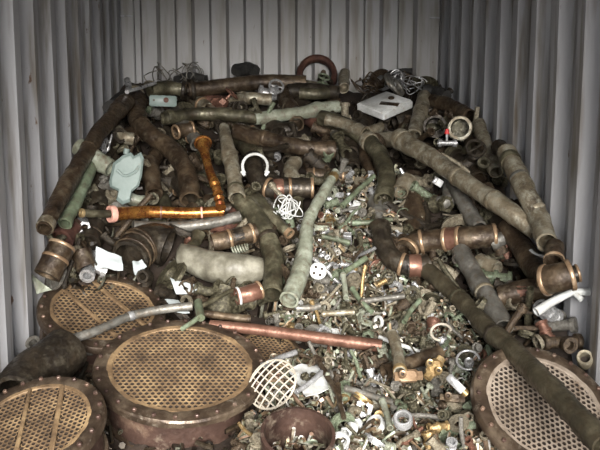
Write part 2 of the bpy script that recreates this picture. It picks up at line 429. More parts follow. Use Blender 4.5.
while n < 2600:
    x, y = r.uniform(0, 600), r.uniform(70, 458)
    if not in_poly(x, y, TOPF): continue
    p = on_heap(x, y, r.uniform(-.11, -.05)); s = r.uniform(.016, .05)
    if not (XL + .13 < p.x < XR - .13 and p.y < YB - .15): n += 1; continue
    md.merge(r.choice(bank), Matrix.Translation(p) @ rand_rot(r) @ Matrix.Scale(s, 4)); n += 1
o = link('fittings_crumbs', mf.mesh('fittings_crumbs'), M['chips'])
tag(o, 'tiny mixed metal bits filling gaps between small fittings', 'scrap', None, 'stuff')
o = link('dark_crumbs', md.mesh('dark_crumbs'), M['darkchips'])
tag(o, 'dark small scrap bits between the large pipes, darkened further as gap shade', 'scrap', None, 'stuff')

# ------------------------------------------------------------------ tube sheet drums
def drum(label, px, py, a, b, ang, lift, inner, pitch_px, mat, strips, depth, nbolt, shell_r=.84):
    c, Rm, n, mj = disc_frame(px, py, a, b, ang, lift); T = zmat(c, n, mj); ri = Rm * inner; p = metres(pitch_px, c)
    sheet = MB(); back = MB(); rows = int(ri / (p * .866)) + 1; hr = p * .365
    for j in range(-rows, rows + 1):
        for i in range(-rows * 2, rows * 2 + 1):
            x = (i + (j % 2) * .5) * p; y = j * p * .866
            if math.hypot(x, y) > ri - p * .75: continue
            if any(abs(x * math.cos(R(sa)) + y * math.sin(R(sa)) - so * ri) < sw * ri for sa, so, sw in strips): 
                continue
            V = []
            for k in range(6):
                an = R(30 + 60 * k); V.append(T @ Vector((x + p * .578 * math.cos(an), y + p * .578 * math.sin(an), 0)))
            for k in range(6):
                an = R(30 + 60 * k); V.append(T @ Vector((x + hr * math.cos(an), y + hr * math.sin(an), .0012)))
            for k in range(6):
                an = R(30 + 60 * k); V.append(T @ Vector((x + hr * math.cos(an), y + hr * math.sin(an), -.018)))
            sheet.add(V[:12], [(k, (k + 1) % 6, 6 + (k + 1) % 6, 6 + k) for k in range(6)])
            back.add(V[6:], [(k, (k + 1) % 6, 6 + (k + 1) % 6, 6 + k) for k in range(6)])  # bore walls take the dark colour in place of the shade inside
    lathe(sheet, [(ri * .985, -.002), (ri * .985, .004), (ri * .915, .003), (ri * .90, -.003)], 56, T, True)
    bars = []
    for sa, so, sw in strips:
        hl = math.sqrt(max(.01, 1 - so * so)) * ri * .96
        B = MB(); d = Vector((math.cos(R(sa)), math.sin(R(sa)), 0)); m2 = Matrix.Rotation(R(sa), 4, 'Z'); m2.translation = d * so * ri
        box(B, sw * ri * 2.0, hl * 2, .014, T @ m2, .25); bars.append(('partition_bar', B, mat))
    lathe(back, [(ri * .99, -.030), (ri * .99, -.014)], 48, T)
    fl = MB(); th = .032
    lathe(fl, [(ri * .97, -th), (ri * .97, .004), (ri * 1.03, .007), (Rm * .93, .006), (Rm * .985, .002), (Rm, -.006), (Rm, -th + .005), (Rm * .97, -th)], 64, T, True)
    for i, v in enumerate(fl.v):
        fl.v[i] = v + n * noise.noise(v * 22) * .004
    bolts = []
    for k in range(nbolt):
        an = 2 * math.pi * (k + .3) / nbolt; rr = (ri + Rm) / 2 + .004; B = MB()
        m2 = T @ Matrix.Translation((rr * math.cos(an), rr * math.sin(an), .008)) @ Matrix.Rotation(an * 3, 4, 'Z')
        lathe(B, [(.0085, -.004), (.0085, .004), (.006, .007)], 6, m2); bolts.append(('bolt', B, 'shell'))
    sh = MB(); rs = Rm * shell_r
    lathe(sh, [(rs, -depth), (rs * 1.0, -depth * .6), (rs * .995, -depth * .3), (rs * 1.0, -th * 1.2), (rs * 1.04, -th)], 56, T)
    rib = MB(); lathe(rib, [(rs * .98, -depth * .55), (rs * 1.06, -depth * .55), (rs * 1.06, -depth * .55 - .02), (rs * .98, -depth * .55 - .02)], 56, T, True)
    return thing('tube_sheet_drum', label, 'drum', [('shell', sh, 'shell', None, [('stiffener_ring', rib, 'rim')]), ('flange', fl, 'rim', 'dark worn bolted flange', bolts),
        ('tube_sheet', sheet, mat, 'perforated tube sheet', bars), ('tube_bundle', back, 'hole', 'dark tube bores behind the holes')], 'perforated tube sheet drums', 30)
drum('large round drum with tan perforated top, front and centre-left', 181, 366, 86, 50, 0, .10, .855, 5.7, 'sheet', [], .34, 26)
drum('perforated drum with two bars lying against the left wall, behind the large drum', 103, 309, 63, 37, -4, .06, .83, 5.2, 'sheet', [(38, -.28, .035), (38, .36, .045)], .22, 22)
drum('perforated drum with bright worn rim tilted in the bottom left corner', 33, 424, 72, 45, 22, .165, .82, 5.6, 'sheet', [(-20, -.18, .035), (-20, .40, .045)], .30, 22)
drum('grey perforated drum under the long dark pipe, bottom right', 546, 407, 76, 55, -36, .10, .83, 5.9, 'sheetgrey', [], .20, 24, .80)
drum('half-hidden small perforated drum under the long copper pipe', 268, 349, 34, 19, -8, -.02, .84, 4.6, 'sheet', [], .10, 12)

# ------------------------------------------------------------------ pipes
def pipe(name, label, mat, rpx, pts, layer=0, hollow=(True, True), bands=(), lump=.22, taper=(1, 1), cat='pipe', group=None, seg=14, swell=(), wall=.2):
    """A scrap pipe laid along photo points on the heap. bands: (t, radius factor, length factor, material, part name)."""
    lift = {-1: -.05, 0: .0, 1: .085, 2: .15, 3: .21}.get(layer, layer)
    P = [on_heap(p[0], p[1], lift + (p[2] if len(p) > 2 else 0)) for p in pts]
    mid = P[len(P) // 2]; rm = metres(rpx, mid)
    P = keep_in(P, rm)
    ln = sum((P[i + 1] - P[i]).length for i in range(len(P) - 1)); n = max(10, min(44, int(ln / (rm * .55))))
    path = crom(P, n); n = len(path); rad = []
    for i in range(n):
        t = i / (n - 1); f = taper[0] + (taper[1] - taper[0]) * t
        for (st, sf, sw) in swell: f *= 1 + (sf - 1) * math.exp(-((t - st) / sw) ** 2)
        rad.append(rm * f)
    body = MB(); sd = rnd.uniform(0, 50); tube(body, path, rad, seg, lump, hollow, wall, sd)
    parts = [('tube', body, mat)]; fr = frames(path)
    for b in bands:
        t, rf, lf, bm, bn = b; i = min(n - 1, max(0, int(round(t * (n - 1))))); B = MB(); h = rm * lf / 2; ro = rad[i] * rf; rin = rad[i] * .80
        lathe(B, [(rin, -h), (ro * .96, -h), (ro, -h * .6), (ro, h * .6), (ro * .96, h), (rin, h)], 20, zmat(path[i], fr[i][0]), True)
        parts.append((bn, B, bm))
    return thing(name, label, cat, parts, group, 50)
BR = lambda t: (t, 1.10, .30, 'band', 'bright_band')
FLG = lambda t, m='dark': (t, 1.35, .5, m, 'flange')
COL = lambda t, m='brown': (t, 1.14, .9, m, 'collar')
WE = lambda t, m='tan': (t, 1.06, .45, m, 'weld_ring')
LP, BP, EL, CP = 'long_pipe', 'bent_pipe', 'pipe_elbow', 'pipe_coupling'
# -- top row, against the end wall
pipe(LP, 'long dark brown pipe along the top of the heap by the end wall', 'brown', 7.5, [(188, 90), (225, 86), (265, 82), (306, 83)], 1, bands=[FLG(.02)], lump=.08)
pipe(LP, 'short olive pipe behind the small white box, top left', 'olive', 7, [(150, 90), (168, 88), (183, 90)], 2, bands=[FLG(.95, 'dark')])
pipe(LP, 'dark olive pipe whose right half is pale mint, upper centre', 'olive', 6.5, [(163, 118), (200, 114), (240, 116), (262, 118)], 1, bands=[COL(.06, 'olive')])
pipe(LP, 'pale mint crusted pipe lying across the upper centre', 'mint', 6.5, [(255, 119), (285, 115), (312, 111), (338, 106)], 1, swell=[(.75, 1.25, .1)])
pipe(LP, 'reddish pipe half hidden behind the upper olive pipe', 'rust', 5, [(205, 100), (235, 101), (262, 98)], 0)
pipe(LP, 'dark pipe slanting under the rusty hoop', 'dark', 7, [(262, 92), (288, 100), (312, 110)], 0)
pipe(BP, 'dark olive bent pipe running down from the mint pipe towards the right', 'olive', 9, [(320, 118), (342, 124), (362, 136), (378, 152), (386, 175), (384, 200)], 1, bands=[COL(.42, 'tan')])
pipe(LP, 'brown pipe with a collar lying below the mint pipe, upper centre', 'brown', 8.5, [(236, 131), (265, 139), (300, 147), (336, 150)], 1, bands=[COL(.97), WE(.3, 'brown')])
pipe(LP, 'tan pipe stub standing between the junction box and the right wall', 'tan', 7.5, [(424, 96), (420, 113), (414, 136)], 1, bands=[WE(.4, 'olive')])
pipe(LP, 'dark pipe behind the tan stub, upper right', 'dark', 9, [(395, 122), (425, 112), (452, 110)], 0)
pipe(LP, 'rust brown pipe sloping to the right wall, upper right', 'brown', 7, [(432, 100), (450, 106), (470, 116)], 1)
pipe(EL, 'open olive pipe mouth facing out beside the right wall', 'olive', 11, [(465, 134, -.14), (462, 130, -.02), (460, 128, .10)], 1, wall=.14, bands=[(.97, 1.06, .3, 'tan', 'rim_ring')])
pipe(EL, 'dark round pipe mouth left of the olive one, upper right', 'dark', 11, [(438, 131, -.12), (436, 129, -.02), (435, 127, .08)], 0, wall=.16)
pipe(LP, 'ribbed dark pipe with a brass end under the olive pipe mouth', 'dark', 9, [(440, 146), (455, 157), (467, 167)], 0, bands=[COL(.3, 'dark'), COL(.6, 'dark'), (.95, .9, .6, 'brass', 'end_plug')])
pipe(LP, 'dark pipe running down below the olive pipe mouth', 'dark', 10, [(470, 135), (477, 155), (480, 180)], 0)
pipe(LP, 'dark lumpy pipe lying in front of the rusty hoop', 'dark', 7, [(288, 92), (312, 90), (338, 93)], 1, lump=.25)
pipe(LP, 'dark crusted pipe stub at the foot of the rusty hoop', 'olive', 6, [(300, 93), (316, 94), (330, 92)], 1, lump=.25)
pipe(LP, 'short pale tan stub standing right of the rusty hoop', 'tan', 5.5, [(344, 88), (344, 80), (345, 73)], 1, lump=.2)
pipe(LP, 'tan pipe above the dark olive bent pipe, upper centre', 'tan', 7, [(326, 120), (345, 124), (366, 134)], .12, taper=(.8, 1))
# -- right side
pipe(LP, 'very long lime-crusted tan pipe sloping down to the right wall', 'tan', 10.5, [(398, 138), (430, 157), (468, 184), (505, 208), (536, 232)], 1, bands=[COL(.03, 'tan'), WE(.5), WE(.74)], swell=[(.8, 1.18, .08)], hollow=(True, False), taper=(1, .72))
pipe(LP, 'mottled olive-tan pipe leaning by the right wall ribs', 'tan', 7, [(478, 124), (485, 145), (496, 172)], 1)
pipe(BP, 'lumpy tan pipe along the right wall ending in a rounded knob', 'tan', 9.5, [(506, 152), (516, 172), (528, 196), (539, 218), (547, 242)], 2, bands=[COL(.12, 'olive'), WE(.33, 'grey'), WE(.62)], hollow=(True, True))
pipe(EL, 'dark capped pipe end above the lumpy tan pipe by the right wall', 'dark', 7.5, [(498, 146), (505, 152), (512, 158)], 1)
pipe(LP, 'smooth grey pipe stub pointing down-right above the brass-banded pipe', 'grey', 8, [(454, 184), (466, 206), (479, 228)], 1, hollow=(False, True))
pipe(BP, 'brass-banded brown pipe with an elbow end, right of centre', 'brown', 11.5, [(404, 252), (416, 243), (440, 240), (466, 238), (494, 236)], 1, bands=[BR(.08), BR(.30), BR(.50), (.60, 1.04, 1.2, 'copper', 'copper_sleeve'), BR(.70), BR(.99)], lump=.05)
pipe(BP, 'dark bronze pipe bending down to a banded coupling at the right wall', 'brown', 12, [(508, 224), (521, 245), (536, 270), (552, 284)], 1, bands=[BR(.97)], lump=.07)
pipe(CP, 'thick brown coupling with two bright bands against the right wall', 'brown', 14, [(550, 280), (562, 278), (574, 275)], 1, bands=[BR(.03), BR(.97)], cat='coupling', lump=.05)
pipe(CP, 'brown domed cap stub above the right wall coupling', 'brown', 9, [(567, 262), (567, 254), (568, 246)], 1, bands=[BR(.1)], hollow=(True, False), cat='cap')
pipe(CP, 'dark stub poking out right of the wall coupling', 'dark', 8, [(572, 277), (580, 275), (588, 273)], 1, bands=[BR(.95)], cat='coupling')
pipe(LP, 'brown pipe lying flat under the right wall coupling', 'brown', 11, [(500, 297), (524, 291), (550, 286)], 0, bands=[(.5, 1.02, 1.4, 'copper', 'scuffed_sleeve')])
pipe(BP, 'grey weathered pipe sloping down beside the long dark pipe', 'grey', 10, [(460, 250), (472, 272), (488, 298), (503, 328)], 1, hollow=(False, True), bands=[WE(.55, 'tan')])
pipe(BP, 'very long dark olive pipe curving down over the bottom right drum', 'darkolive', 11, [(424, 268), (442, 283), (466, 305), (490, 331, .05), (518, 356, .13), (548, 386, .18), (584, 424, .20), (604, 446, .20)], 1, bands=[WE(.18, 'olive'), WE(.45, 'dark')], taper=(.95, 1.02))
pipe(EL, 'dark elbow with a copper collar left of the long dark olive pipe', 'dark', 11, [(380, 226), (384, 246), (396, 262), (414, 266), (428, 264)], 1, bands=[BR(.68), (.84, 1.08, 1.1, 'copper', 'copper_collar')])
pipe(LP, 'pale grey pipe standing behind the dark elbow, centre right', 'grey', 8, [(374, 196), (377, 212), (380, 228)], 0, bands=[COL(.6, 'grey')])
pipe(LP, 'broad brown pipe standing upright right of the tap, centre', 'brown', 11, [(412, 178), (414, 205), (416, 236)], 0)
pipe(CP, 'round tan coupling with a square notch, centre right', 'tan', 9, [(408, 180), (402, 188), (400, 192)], 1, cat='coupling')
pipe(LP, 'dark pipe behind the smooth grey stub, right', 'dark', 9, [(486, 200), (498, 222), (512, 240)], 0)
pipe(EL, 'tan elbow with a dark mouth below the brass-banded pipe', 'tan', 9, [(478, 262), (488, 266), (497, 270)], 0)
# -- left side
pipe(LP, 'long dark flared pipe leaning along the left wall', 'brown', 9.5, [(126, 102), (103, 128), (82, 160), (62, 194), (44, 229)], .05, bands=[WE(.5, 'brown'), COL(.97, 'tan')], swell=[(.78, 1.15, .08)], taper=(1.05, .7))
pipe(LP, 'pale green pipe beside the long dark left wall pipe', 'green', 6.5, [(92, 165), (80, 193), (65, 224)], 2, hollow=(False, True))
pipe(BP, 'dark brown pipe between the pale green pipe and the mint jug', 'dark', 9.5, [(116, 138), (102, 160), (97, 184), (99, 208)], 0)
pipe(BP, 'dark bent pipe curving down from the top left corner', 'brown', 9.5, [(138, 98), (137, 118), (150, 134), (172, 150), (186, 172), (190, 200)], 1, bands=[WE(.35, 'brown')])
pipe(LP, 'brown pipe stub with an open mouth right of the mint jug', 'brown', 9, [(149, 162), (152, 178), (154, 194)], 1, wall=.28)
pipe(LP, 'brown pipe lying under the bent pipe, left of the brass spindle', 'dark', 8, [(172, 178), (186, 192), (196, 210)], 0)
pipe(EL, 'tan knobbly elbow near the top left corner', 'tan', 6, [(117, 130), (124, 137), (133, 139)], 1)
pipe(LP, 'small banded brown coupling under the upper olive pipe', 'brown', 7, [(176, 132), (184, 130), (194, 128)], 1, bands=[BR(.05), BR(.9)])
pipe(LP, 'bright gold copper pipe lying across the left side', 'gold', 6.5, [(112, 214), (150, 212), (190, 213), (224, 211)], 2, bands=[(.015, 1.22, .9, 'pink', 'pink_end_ring'), (.45, 1.06, .3, 'copper', 'joint_ring'), (.82, 1.06, .3, 'pink', 'joint_ring')], lump=.03, taper=(1.05, .8))
pipe(LP, 'thin olive rod sticking out of the gold copper pipe', 'olive', 4, [(82, 213), (96, 214), (110, 214)], 2, hollow=(True, False), bands=[COL(.03, 'brass')])
pipe(LP, 'flat grey-tan bar under the gold copper pipe', 'grey', 5.5, [(133, 226), (170, 227), (206, 224), (240, 216)], 1, hollow=(False, False), lump=.06)
pipe(LP, 'lime-crusted tan pipe standing up left of the white hose clamp', 'tan', 8, [(224, 128), (228, 148), (233, 172), (237, 198)], 2, swell=[(.45, 1.2, .15)], taper=(.75, 1.05), bands=[WE(.9, 'olive')])
pipe(BP, 'dark olive bent pipe hooking down behind the pale sack', 'olive', 10, [(238, 200), (254, 214), (267, 234), (273, 258), (272, 294)], 1, bands=[WE(.45, 'dark')])
pipe(LP, 'tapered olive pipe crossing over the hooked pipe, centre', 'olive', 9, [(247, 196), (266, 212), (289, 233)], 1, taper=(1.15, .55), bands=[(.97, 1.1, .5, 'band', 'end_ring')], swell=[(.25, 1.15, .1)])
pipe(EL, 'dark elbow with two bright bands, through the white hose clamp', 'dark', 10, [(253, 158), (256, 176), (268, 188), (290, 188), (312, 188)], 1, bands=[BR(.55), (.66, 1.03, 1.0, 'copper', 'copper_sleeve'), BR(.78), BR(.99)], lump=.05)
pipe(BP, 'pale mint pipe with a nozzle tip running down the centre', 'mint', 8.5, [(336, 172), (322, 196), (308, 222), (305, 250), (300, 274), (289, 300)], 2, swell=[(.72, 1.12, .1), (.15, 1.15, .1)], taper=(.55, 1.1), hollow=(False, True), bands=[WE(.38, 'mint'), COL(.04, 'brass')])
pipe(LP, 'long smooth copper pipe lying across the middle of the heap', 'copper', 6, [(210, 325), (260, 330), (320, 338), (382, 346)], 1, lump=.02, taper=(.9, 1.1))
pipe(BP, 'grey bent tube lying over the two left perforated drums', 'grey', 4.5, [(62, 342), (96, 331), (128, 317), (158, 310), (192, 306)], 2, lump=.06, bands=[(.55, 1.1, 1.2, 'steel', 'bright_sleeve')])
pipe(LP, 'thin brown pipe above the copper pipe, under the pale sack', 'brown', 4, [(196, 312), (222, 316), (250, 319)], 1)
pipe(CP, 'copper-brown coupling with white rings right below the pale sack', 'copper', 9, [(236, 297), (248, 294), (259, 290)], 1, bands=[(.08, 1.1, .25, 'white', 'white_ring'), BR(.95)], cat='coupling')
pipe(CP, 'brown coupling with bright rings above the pale sack', 'brown', 9.5, [(212, 243), (234, 238), (256, 232)], 1, bands=[BR(.38), (.62, 1.0, 1.3, 'dark', 'dark_sleeve'), BR(.9)], cat='coupling', lump=.04)
pipe(CP, 'brown coupling with a cut-open top against the left wall', 'brown', 13, [(47, 276), (54, 262), (62, 246)], 1, bands=[(.6, 1.05, .25, 'band', 'edge_ring'), (.98, 1.05, .25, 'band', 'edge_ring')], cat='coupling', wall=.3, lump=.04)
pipe(CP, 'dark red-brown coupling behind the cut-open one by the left wall', 'rust', 12, [(60, 240), (66, 232), (72, 226)], 0, cat='coupling', bands=[(.9, 1.05, .25, 'brown', 'edge_ring')])
pipe(CP, 'dark brown coupling above the white paper, left', 'dark', 12, [(88, 244), (91, 234), (93, 226)], 0, cat='coupling', bands=[(.5, 1.05, .25, 'brown', 'edge_ring')])
pipe(CP, 'brown round cap stub left of the white paper', 'brown', 10, [(88, 268), (85, 260), (82, 252)], 1, hollow=(True, False), cat='cap')
pipe(EL, 'big dark ribbed elbow between the white paper and the pale sack', 'dark', 21, [(130, 258), (140, 247), (154, 243), (168, 247)], .07, bands=[(.12, 1.05, .14, 'brown', 'rib_ring'), (.26, 1.05, .14, 'brown', 'rib_ring'), (.4, 1.05, .14, 'brown', 'rib_ring')], lump=.02, taper=(.9, 1.0))
pipe(EL, 'large dark brown elbow lying at the foot of the left wall', 'dark', 23, [(-8, 398), (8, 376), (28, 364), (46, 350)], 0, lump=.07, hollow=(True, True))
pipe(LP, 'dark pipe lying between the bottom left drums', 'brown', 9, [(98, 396), (92, 420), (86, 448)], 0)
pipe(LP, 'brown tube right of the copper pipe, beside the brass valve', 'brown', 7, [(384, 372), (400, 366), (424, 358), (440, 352)], 1)
for lb, x0, y0, x1, y1, rr_, ml in (('thin green rod right of the mint pipe nozzle', 322, 236, 350, 243, 2.6, 'green'), ('thin green rod slanting up beside the bright tap bits, centre', 342, 206, 374, 176, 2.8, 'green'),
        ('thin pale green rod lying level left of the dark elbow', 352, 223, 392, 219, 2.6, 'green'), ('green rod leg of the forked pieces right of the pale end cap', 344, 272, 366, 258, 3, 'green'), ('short green rod standing below the forked rods', 343, 274, 346, 298, 2.8, 'mint'),
        ('green rod sloping down above the copper pipe', 352, 288, 372, 312, 2.6, 'green'), ('long thin grey rod lying level above the copper pipe', 360, 302, 404, 296, 2.8, 'grey'), ('pale tan flat rod below the pale end cap', 322, 314, 354, 312, 3.2, 'tan'),
        ('pale grey rod above the middle of the copper pipe', 298, 308, 320, 306, 3.6, 'grey'), ('pale grey rod running right of the drum collar', 345, 388, 392, 402, 3.4, 'grey'), ('curved green-grey rod left of the pale ring nut', 382, 400, 390, 428, 3.4, 'mint'),
        ('green rod slanting over the fittings below the dark elbow', 420, 300, 404, 322, 2.6, 'green'), ('thin white rod by the foot of the grey weathered pipe', 470, 322, 486, 312, 2.2, 'white'), ('silvery rod behind the wire basket', 262, 366, 296, 352, 3, 'steel'),
        ('pale silvery rod crossing behind the crumpled rag', 296, 392, 322, 372, 2.6, 'steel'), ('brown strip bent over the rag behind the basket', 318, 360, 340, 398, 3, 'brown'), ('thin brown bar standing right of the rag', 338, 384, 344, 418, 2.6, 'brown')):
    pipe('thin_rod', lb, ml, rr_, [(x0, y0), ((x0 + x1) / 2 + rnd.uniform(-1.5, 1.5), (y0 + y1) / 2 + rnd.uniform(-1.5, 1.5)), (x1, y1)], .085, cat='rod', bands=[COL(.03, ml)], lump=.12, seg=10)
for lb, pp, rr_ in (('black lump of rubber on the heap top, centre left', [(236, 72), (246, 69), (255, 72)], 6), ('black crumpled lump above the left wall pipe', [(112, 108), (118, 101), (126, 97)], 7), ('black strip bundle on the heap top behind the switch box', [(176, 80), (190, 76), (206, 79)], 4),
        ('black bundle at the right end of the heap top', [(424, 92), (436, 92), (446, 97)], 6), ('black hose end behind the junction box', [(388, 74), (400, 71), (412, 71)], 2.5)):
    pipe('rubber_scrap', lb, 'black', rr_, pp, 1, cat='rubber', lump=.45, hollow=(False, False))
pipe(LP, 'upright tan tube with a curved top above the brass valve', 'tan', 6, [(392, 334), (397, 350), (400, 372)], 2, bands=[COL(.95, 'brass')])

# ------------------------------------------------------------------ special objects
# white hose clamp
def ring_thing(name, label, cat, px, py, rpx, tpx, ell, ang, mat, lift=.12, arc=1.0, group=None, extra=None):
    c, Rm, n, mj = disc_frame(px, py, rpx, rpx * ell, ang, lift); B = MB(); T = zmat(c, n, mj)
    torus(B, Rm, metres(tpx, c), T, 30, 8, arc); parts = [('band', B, mat)]
    if extra: parts += extra(T, Rm)
    return thing(name, label, cat, parts, group, 60)
def clamp_ears(T, Rm):
    out = []
    for s in (-1, 1):
        B = MB(); box(B, .03, .016, .02, T @ Matrix.Translation((s * Rm * .95, -Rm * .62, 0)) @ Matrix.Rotation(s * .9, 4, 'Z')); out.append(('clamp_ear', B, 'white'))
    return out
def arc_rot(T, a): return T @ Matrix.Rotation(a, 4, 'Z')
c, Rm, n, mj = disc_frame(255, 166, 12.5, 12, 0, .20); T = zmat(c, n, mj); B = MB()
torus(B, Rm, metres(1.5, c), arc_rot(T, R(-35)), 26, 8, .70)
thing('hose_clamp', 'open white hose clamp ring over the banded dark elbow', 'clamp', [('band', B, 'white')] + clamp_ears(T, Rm))
c, Rm, n, mj = disc_frame(545, 245, 15, 11, 10, .14); T = zmat(c, n, mj); B = MB(); torus(B, Rm, metres(2, c), arc_rot(T, R(195)), 20, 8, .42)
tag(thing('hose_clamp', 'broken white clamp arc above the right wall coupling', 'clamp', [('band', B, 'white')]), None, None)
# rusty hoop at the back
c, Rm, n, mj = disc_frame(317, 75, 18.5, 17.5, -8, .05); T = zmat(c, n, mj); B = MB()
lathe(B, [(Rm * .78, -.035), (Rm * .90, -.055), (Rm * 1.06, -.045), (Rm * 1.13, -.01), (Rm * 1.08, .03), (Rm * .94, .045), (Rm * .80, .03), (Rm * .75, 0)], 36, T, True)
S = MB(); tube(S, [at_depth(330, 85, c.y - .06), at_depth(334, 103, c.y - .2)], .012, 8)
thing('rusty_hoop', 'dark rusty red hoop standing on top of the heap by the end wall', 'hoop', [('rim', B, 'rust'), ('spoke', S, 'rust')])
# brown open half-barrel ring at the bottom centre
c, Rm, n, mj = disc_frame(298, 434, 36, 25, -6, .12); T = zmat(c, n, mj); B = MB()
lathe(B, [(Rm * .93, -.26), (Rm, -.26), (Rm * 1.0, -.02), (Rm * 1.05, -.015), (Rm * 1.05, .006), (Rm * .95, .008), (Rm * .93, -.02)], 44, T, True)
Q = MB(); lathe(Q, [(Rm * .98, -.13), (Rm * 1.04, -.125), (Rm * 1.04, -.105), (Rm * .98, -.10)], 44, T, True)
thing('drum_collar', 'open rust-brown cylindrical drum collar at the bottom centre', 'drum', [('wall_ring', B, 'shell'), ('bead', Q, 'brown')])
# cream wire basket
c, Rm, n, mj = disc_frame(272, 384, 26, 21, 50, .10); T = zmat(c, n, mj); parts = []; rw = .003
B = MB(); torus(B, Rm, rw * 1.5, T, 32, 6); parts.append(('rim_wire', B, 'cream'))
for k in range(-3, 4):
    for ax in (0, 1):
        u = k / 3.5; hl = math.sqrt(1 - u * u); pts = []
        for i in range(11):
            s = -hl + 2 * hl * i / 10; rr2 = u * u + s * s; z = -(.45 * Rm) * (1 - rr2) * -1 * .5
            pts.append(T @ (Vector((u * Rm, s * Rm, z)) if ax == 0 else Vector((s * Rm, u * Rm, z + .004))))
        B = MB(); tube(B, pts, rw, 6); parts.append(('grid_wire', B, 'cream'))
thing('wire_basket', 'cream wire grid basket between the large drum and the drum collar', 'basket', parts)
# mint jug
def jug():
    c = on_heap(127, 178, .17); X = camM @ Vector((1, 0, 0)); Y = camM @ Vector((0, 1, 0)); v = (CAM - c).normalized()
    s = metres(1, c); B = MB()
    out = [(-18, -4), (-14, 15), (-4, 23), (4, 26), (7, 22), (14, 26), (17, 20), (15, 2), (12, -8), (5, -14), (3, -24), (-5, -27), (-11, -22), (-9, -13), (-17, -9)]
    V = []; zs = [(-.5, .90), (-.4, 1.0), (0, 1.0), (.38, .98), (.5, .84)]; D = metres(20, c); m = len(out)
    for z, f in zs:
        for (a, b) in out: V.append(c + X * a * s * f + Y * b * s * f + v * z * D)
    Fc = [tuple(range(m - 1, -1, -1)), tuple(4 * m + k for k in range(m))]
    for i in range(4): Fc += [(i * m + k, i * m + (k + 1) % m, (i + 1) * m + (k + 1) % m, (i + 1) * m + k) for k in range(m)]
    B.add(V, Fc)
    N = MB(); tube(N, [c + X * -1 * s + Y * 24 * s, c + X * 0 * s + Y * 29 * s], metres(3, c), 12, 0, (False, True))
    G = MB(); tube(G, crom([c + (X * a + Y * b) * s + v * D * .5 for a, b in ((-10, 8), (-2, 2), (8, 6), (12, 12))], 14), metres(1.6, c), 8)
    thing('plastic_jug', 'pale mint plastic jug wedged among dark pipes on the left', 'jug', [('body', B, 'mintplastic'), ('neck', N, 'mintplastic'), ('moulded_ridge', G, 'mintplastic')], None, 22)
jug()
# pale bulging sack
def sack():
    col_ = [(175.5, 256, 259), (177, 249, 264), (181, 243.5, 268), (188, 244, 273), (196, 246, 277), (206, 249, 281), (217, 251, 285), (228, 252, 287.5), (240, 254, 287), (251, 255.5, 284.5), (259, 256.5, 282), (263, 258, 280), (264.5, 263, 274)]
    c0 = on_heap(220, 268, .08); v = (CAM - c0).normalized(); Y = camM @ Vector((0, 1, 0)); V = []; nv = 24; rows = []
    for k in range(len(col_) - 1):
        for q in range(3):
            t = q / 3; rows.append(tuple(a + (b - a) * t for a, b in zip(col_[k], col_[k + 1])))
    rows.append(col_[-1])
    for (x, yt, yb) in rows:
        c = on_heap(x, (yt + yb) / 2, .08); h = metres((yb - yt) / 2, c)
        for k in range(nv):
            an = 2 * math.pi * k / nv; q = Vector((x * .06, math.cos(an), math.sin(an)))
            f = 1 + .05 * noise.noise(q * 1.6) + .035 * noise.noise(q * 4)
            cr = (c0 - c).length * .0
            fold = .10 * h * math.exp(-((math.cos(an) - (x - 226) / 26) / .16) ** 2) if math.sin(an) > 0 and 205 < x < 252 else 0
            V.append(c + Y * math.cos(an) * h * f + v * (math.sin(an) * min(h, .09) * 1.0 * f + fold))
    B = MB(); nu = len(rows); Fc = [(i * nv + k, (i + 1) * nv + k, (i + 1) * nv + (k + 1) % nv, i * nv + (k + 1) % nv) for i in range(nu - 1) for k in range(nv)]
    Fc += [tuple(range(nv)), tuple((nu - 1) * nv + k for k in range(nv - 1, -1, -1))]; B.add(V, Fc)
    K = MB(); P = [on_heap(x, y, .10) for x, y in ((190, 252), (196, 242), (198, 234))]; tube(K, P, [metres(8, P[0]), metres(5, P[0]), metres(7, P[0])], 12, .25, (False, True))
    thing('sack', 'pale grey-olive bulging sack left of the hooked pipe', 'sack', [('bag', B, 'sack'), ('gathered_neck', K, 'olive')], None, 80)
sack()
# brass spindle
def spindle():
    P = [on_heap(x, y, .2) for x, y in ((203, 143), (205, 154), (210, 172), (217, 190), (221, 208))]; path = crom(P, 40); n = len(path); s = metres(1, P[2]); rad = []
    for i in range(n):
        t = i / (n - 1); r_ = 8.5 - 22 * t if t < .16 else 5.0 - .8 * math.sin((t - .16) / .5 * math.pi) if t < .66 else 4.2 + 1.1 * math.sin((t - .66) * 95)
        rad.append(r_ * s)
    B = MB(); tube(B, path, rad, 16); fr = frames(path); C_ = MB(); lathe(C_, [(s * 9, -.006), (s * 9.6, 0), (s * 9, .008), (s * 6.5, .012)], 20, zmat(path[0], fr[0][0]))
    thing('brass_spindle', 'shiny golden turned spindle with a flared head above the gold pipe', 'spindle', [('shaft', B, 'gold'), ('flared_head', C_, 'gold')])
spindle()
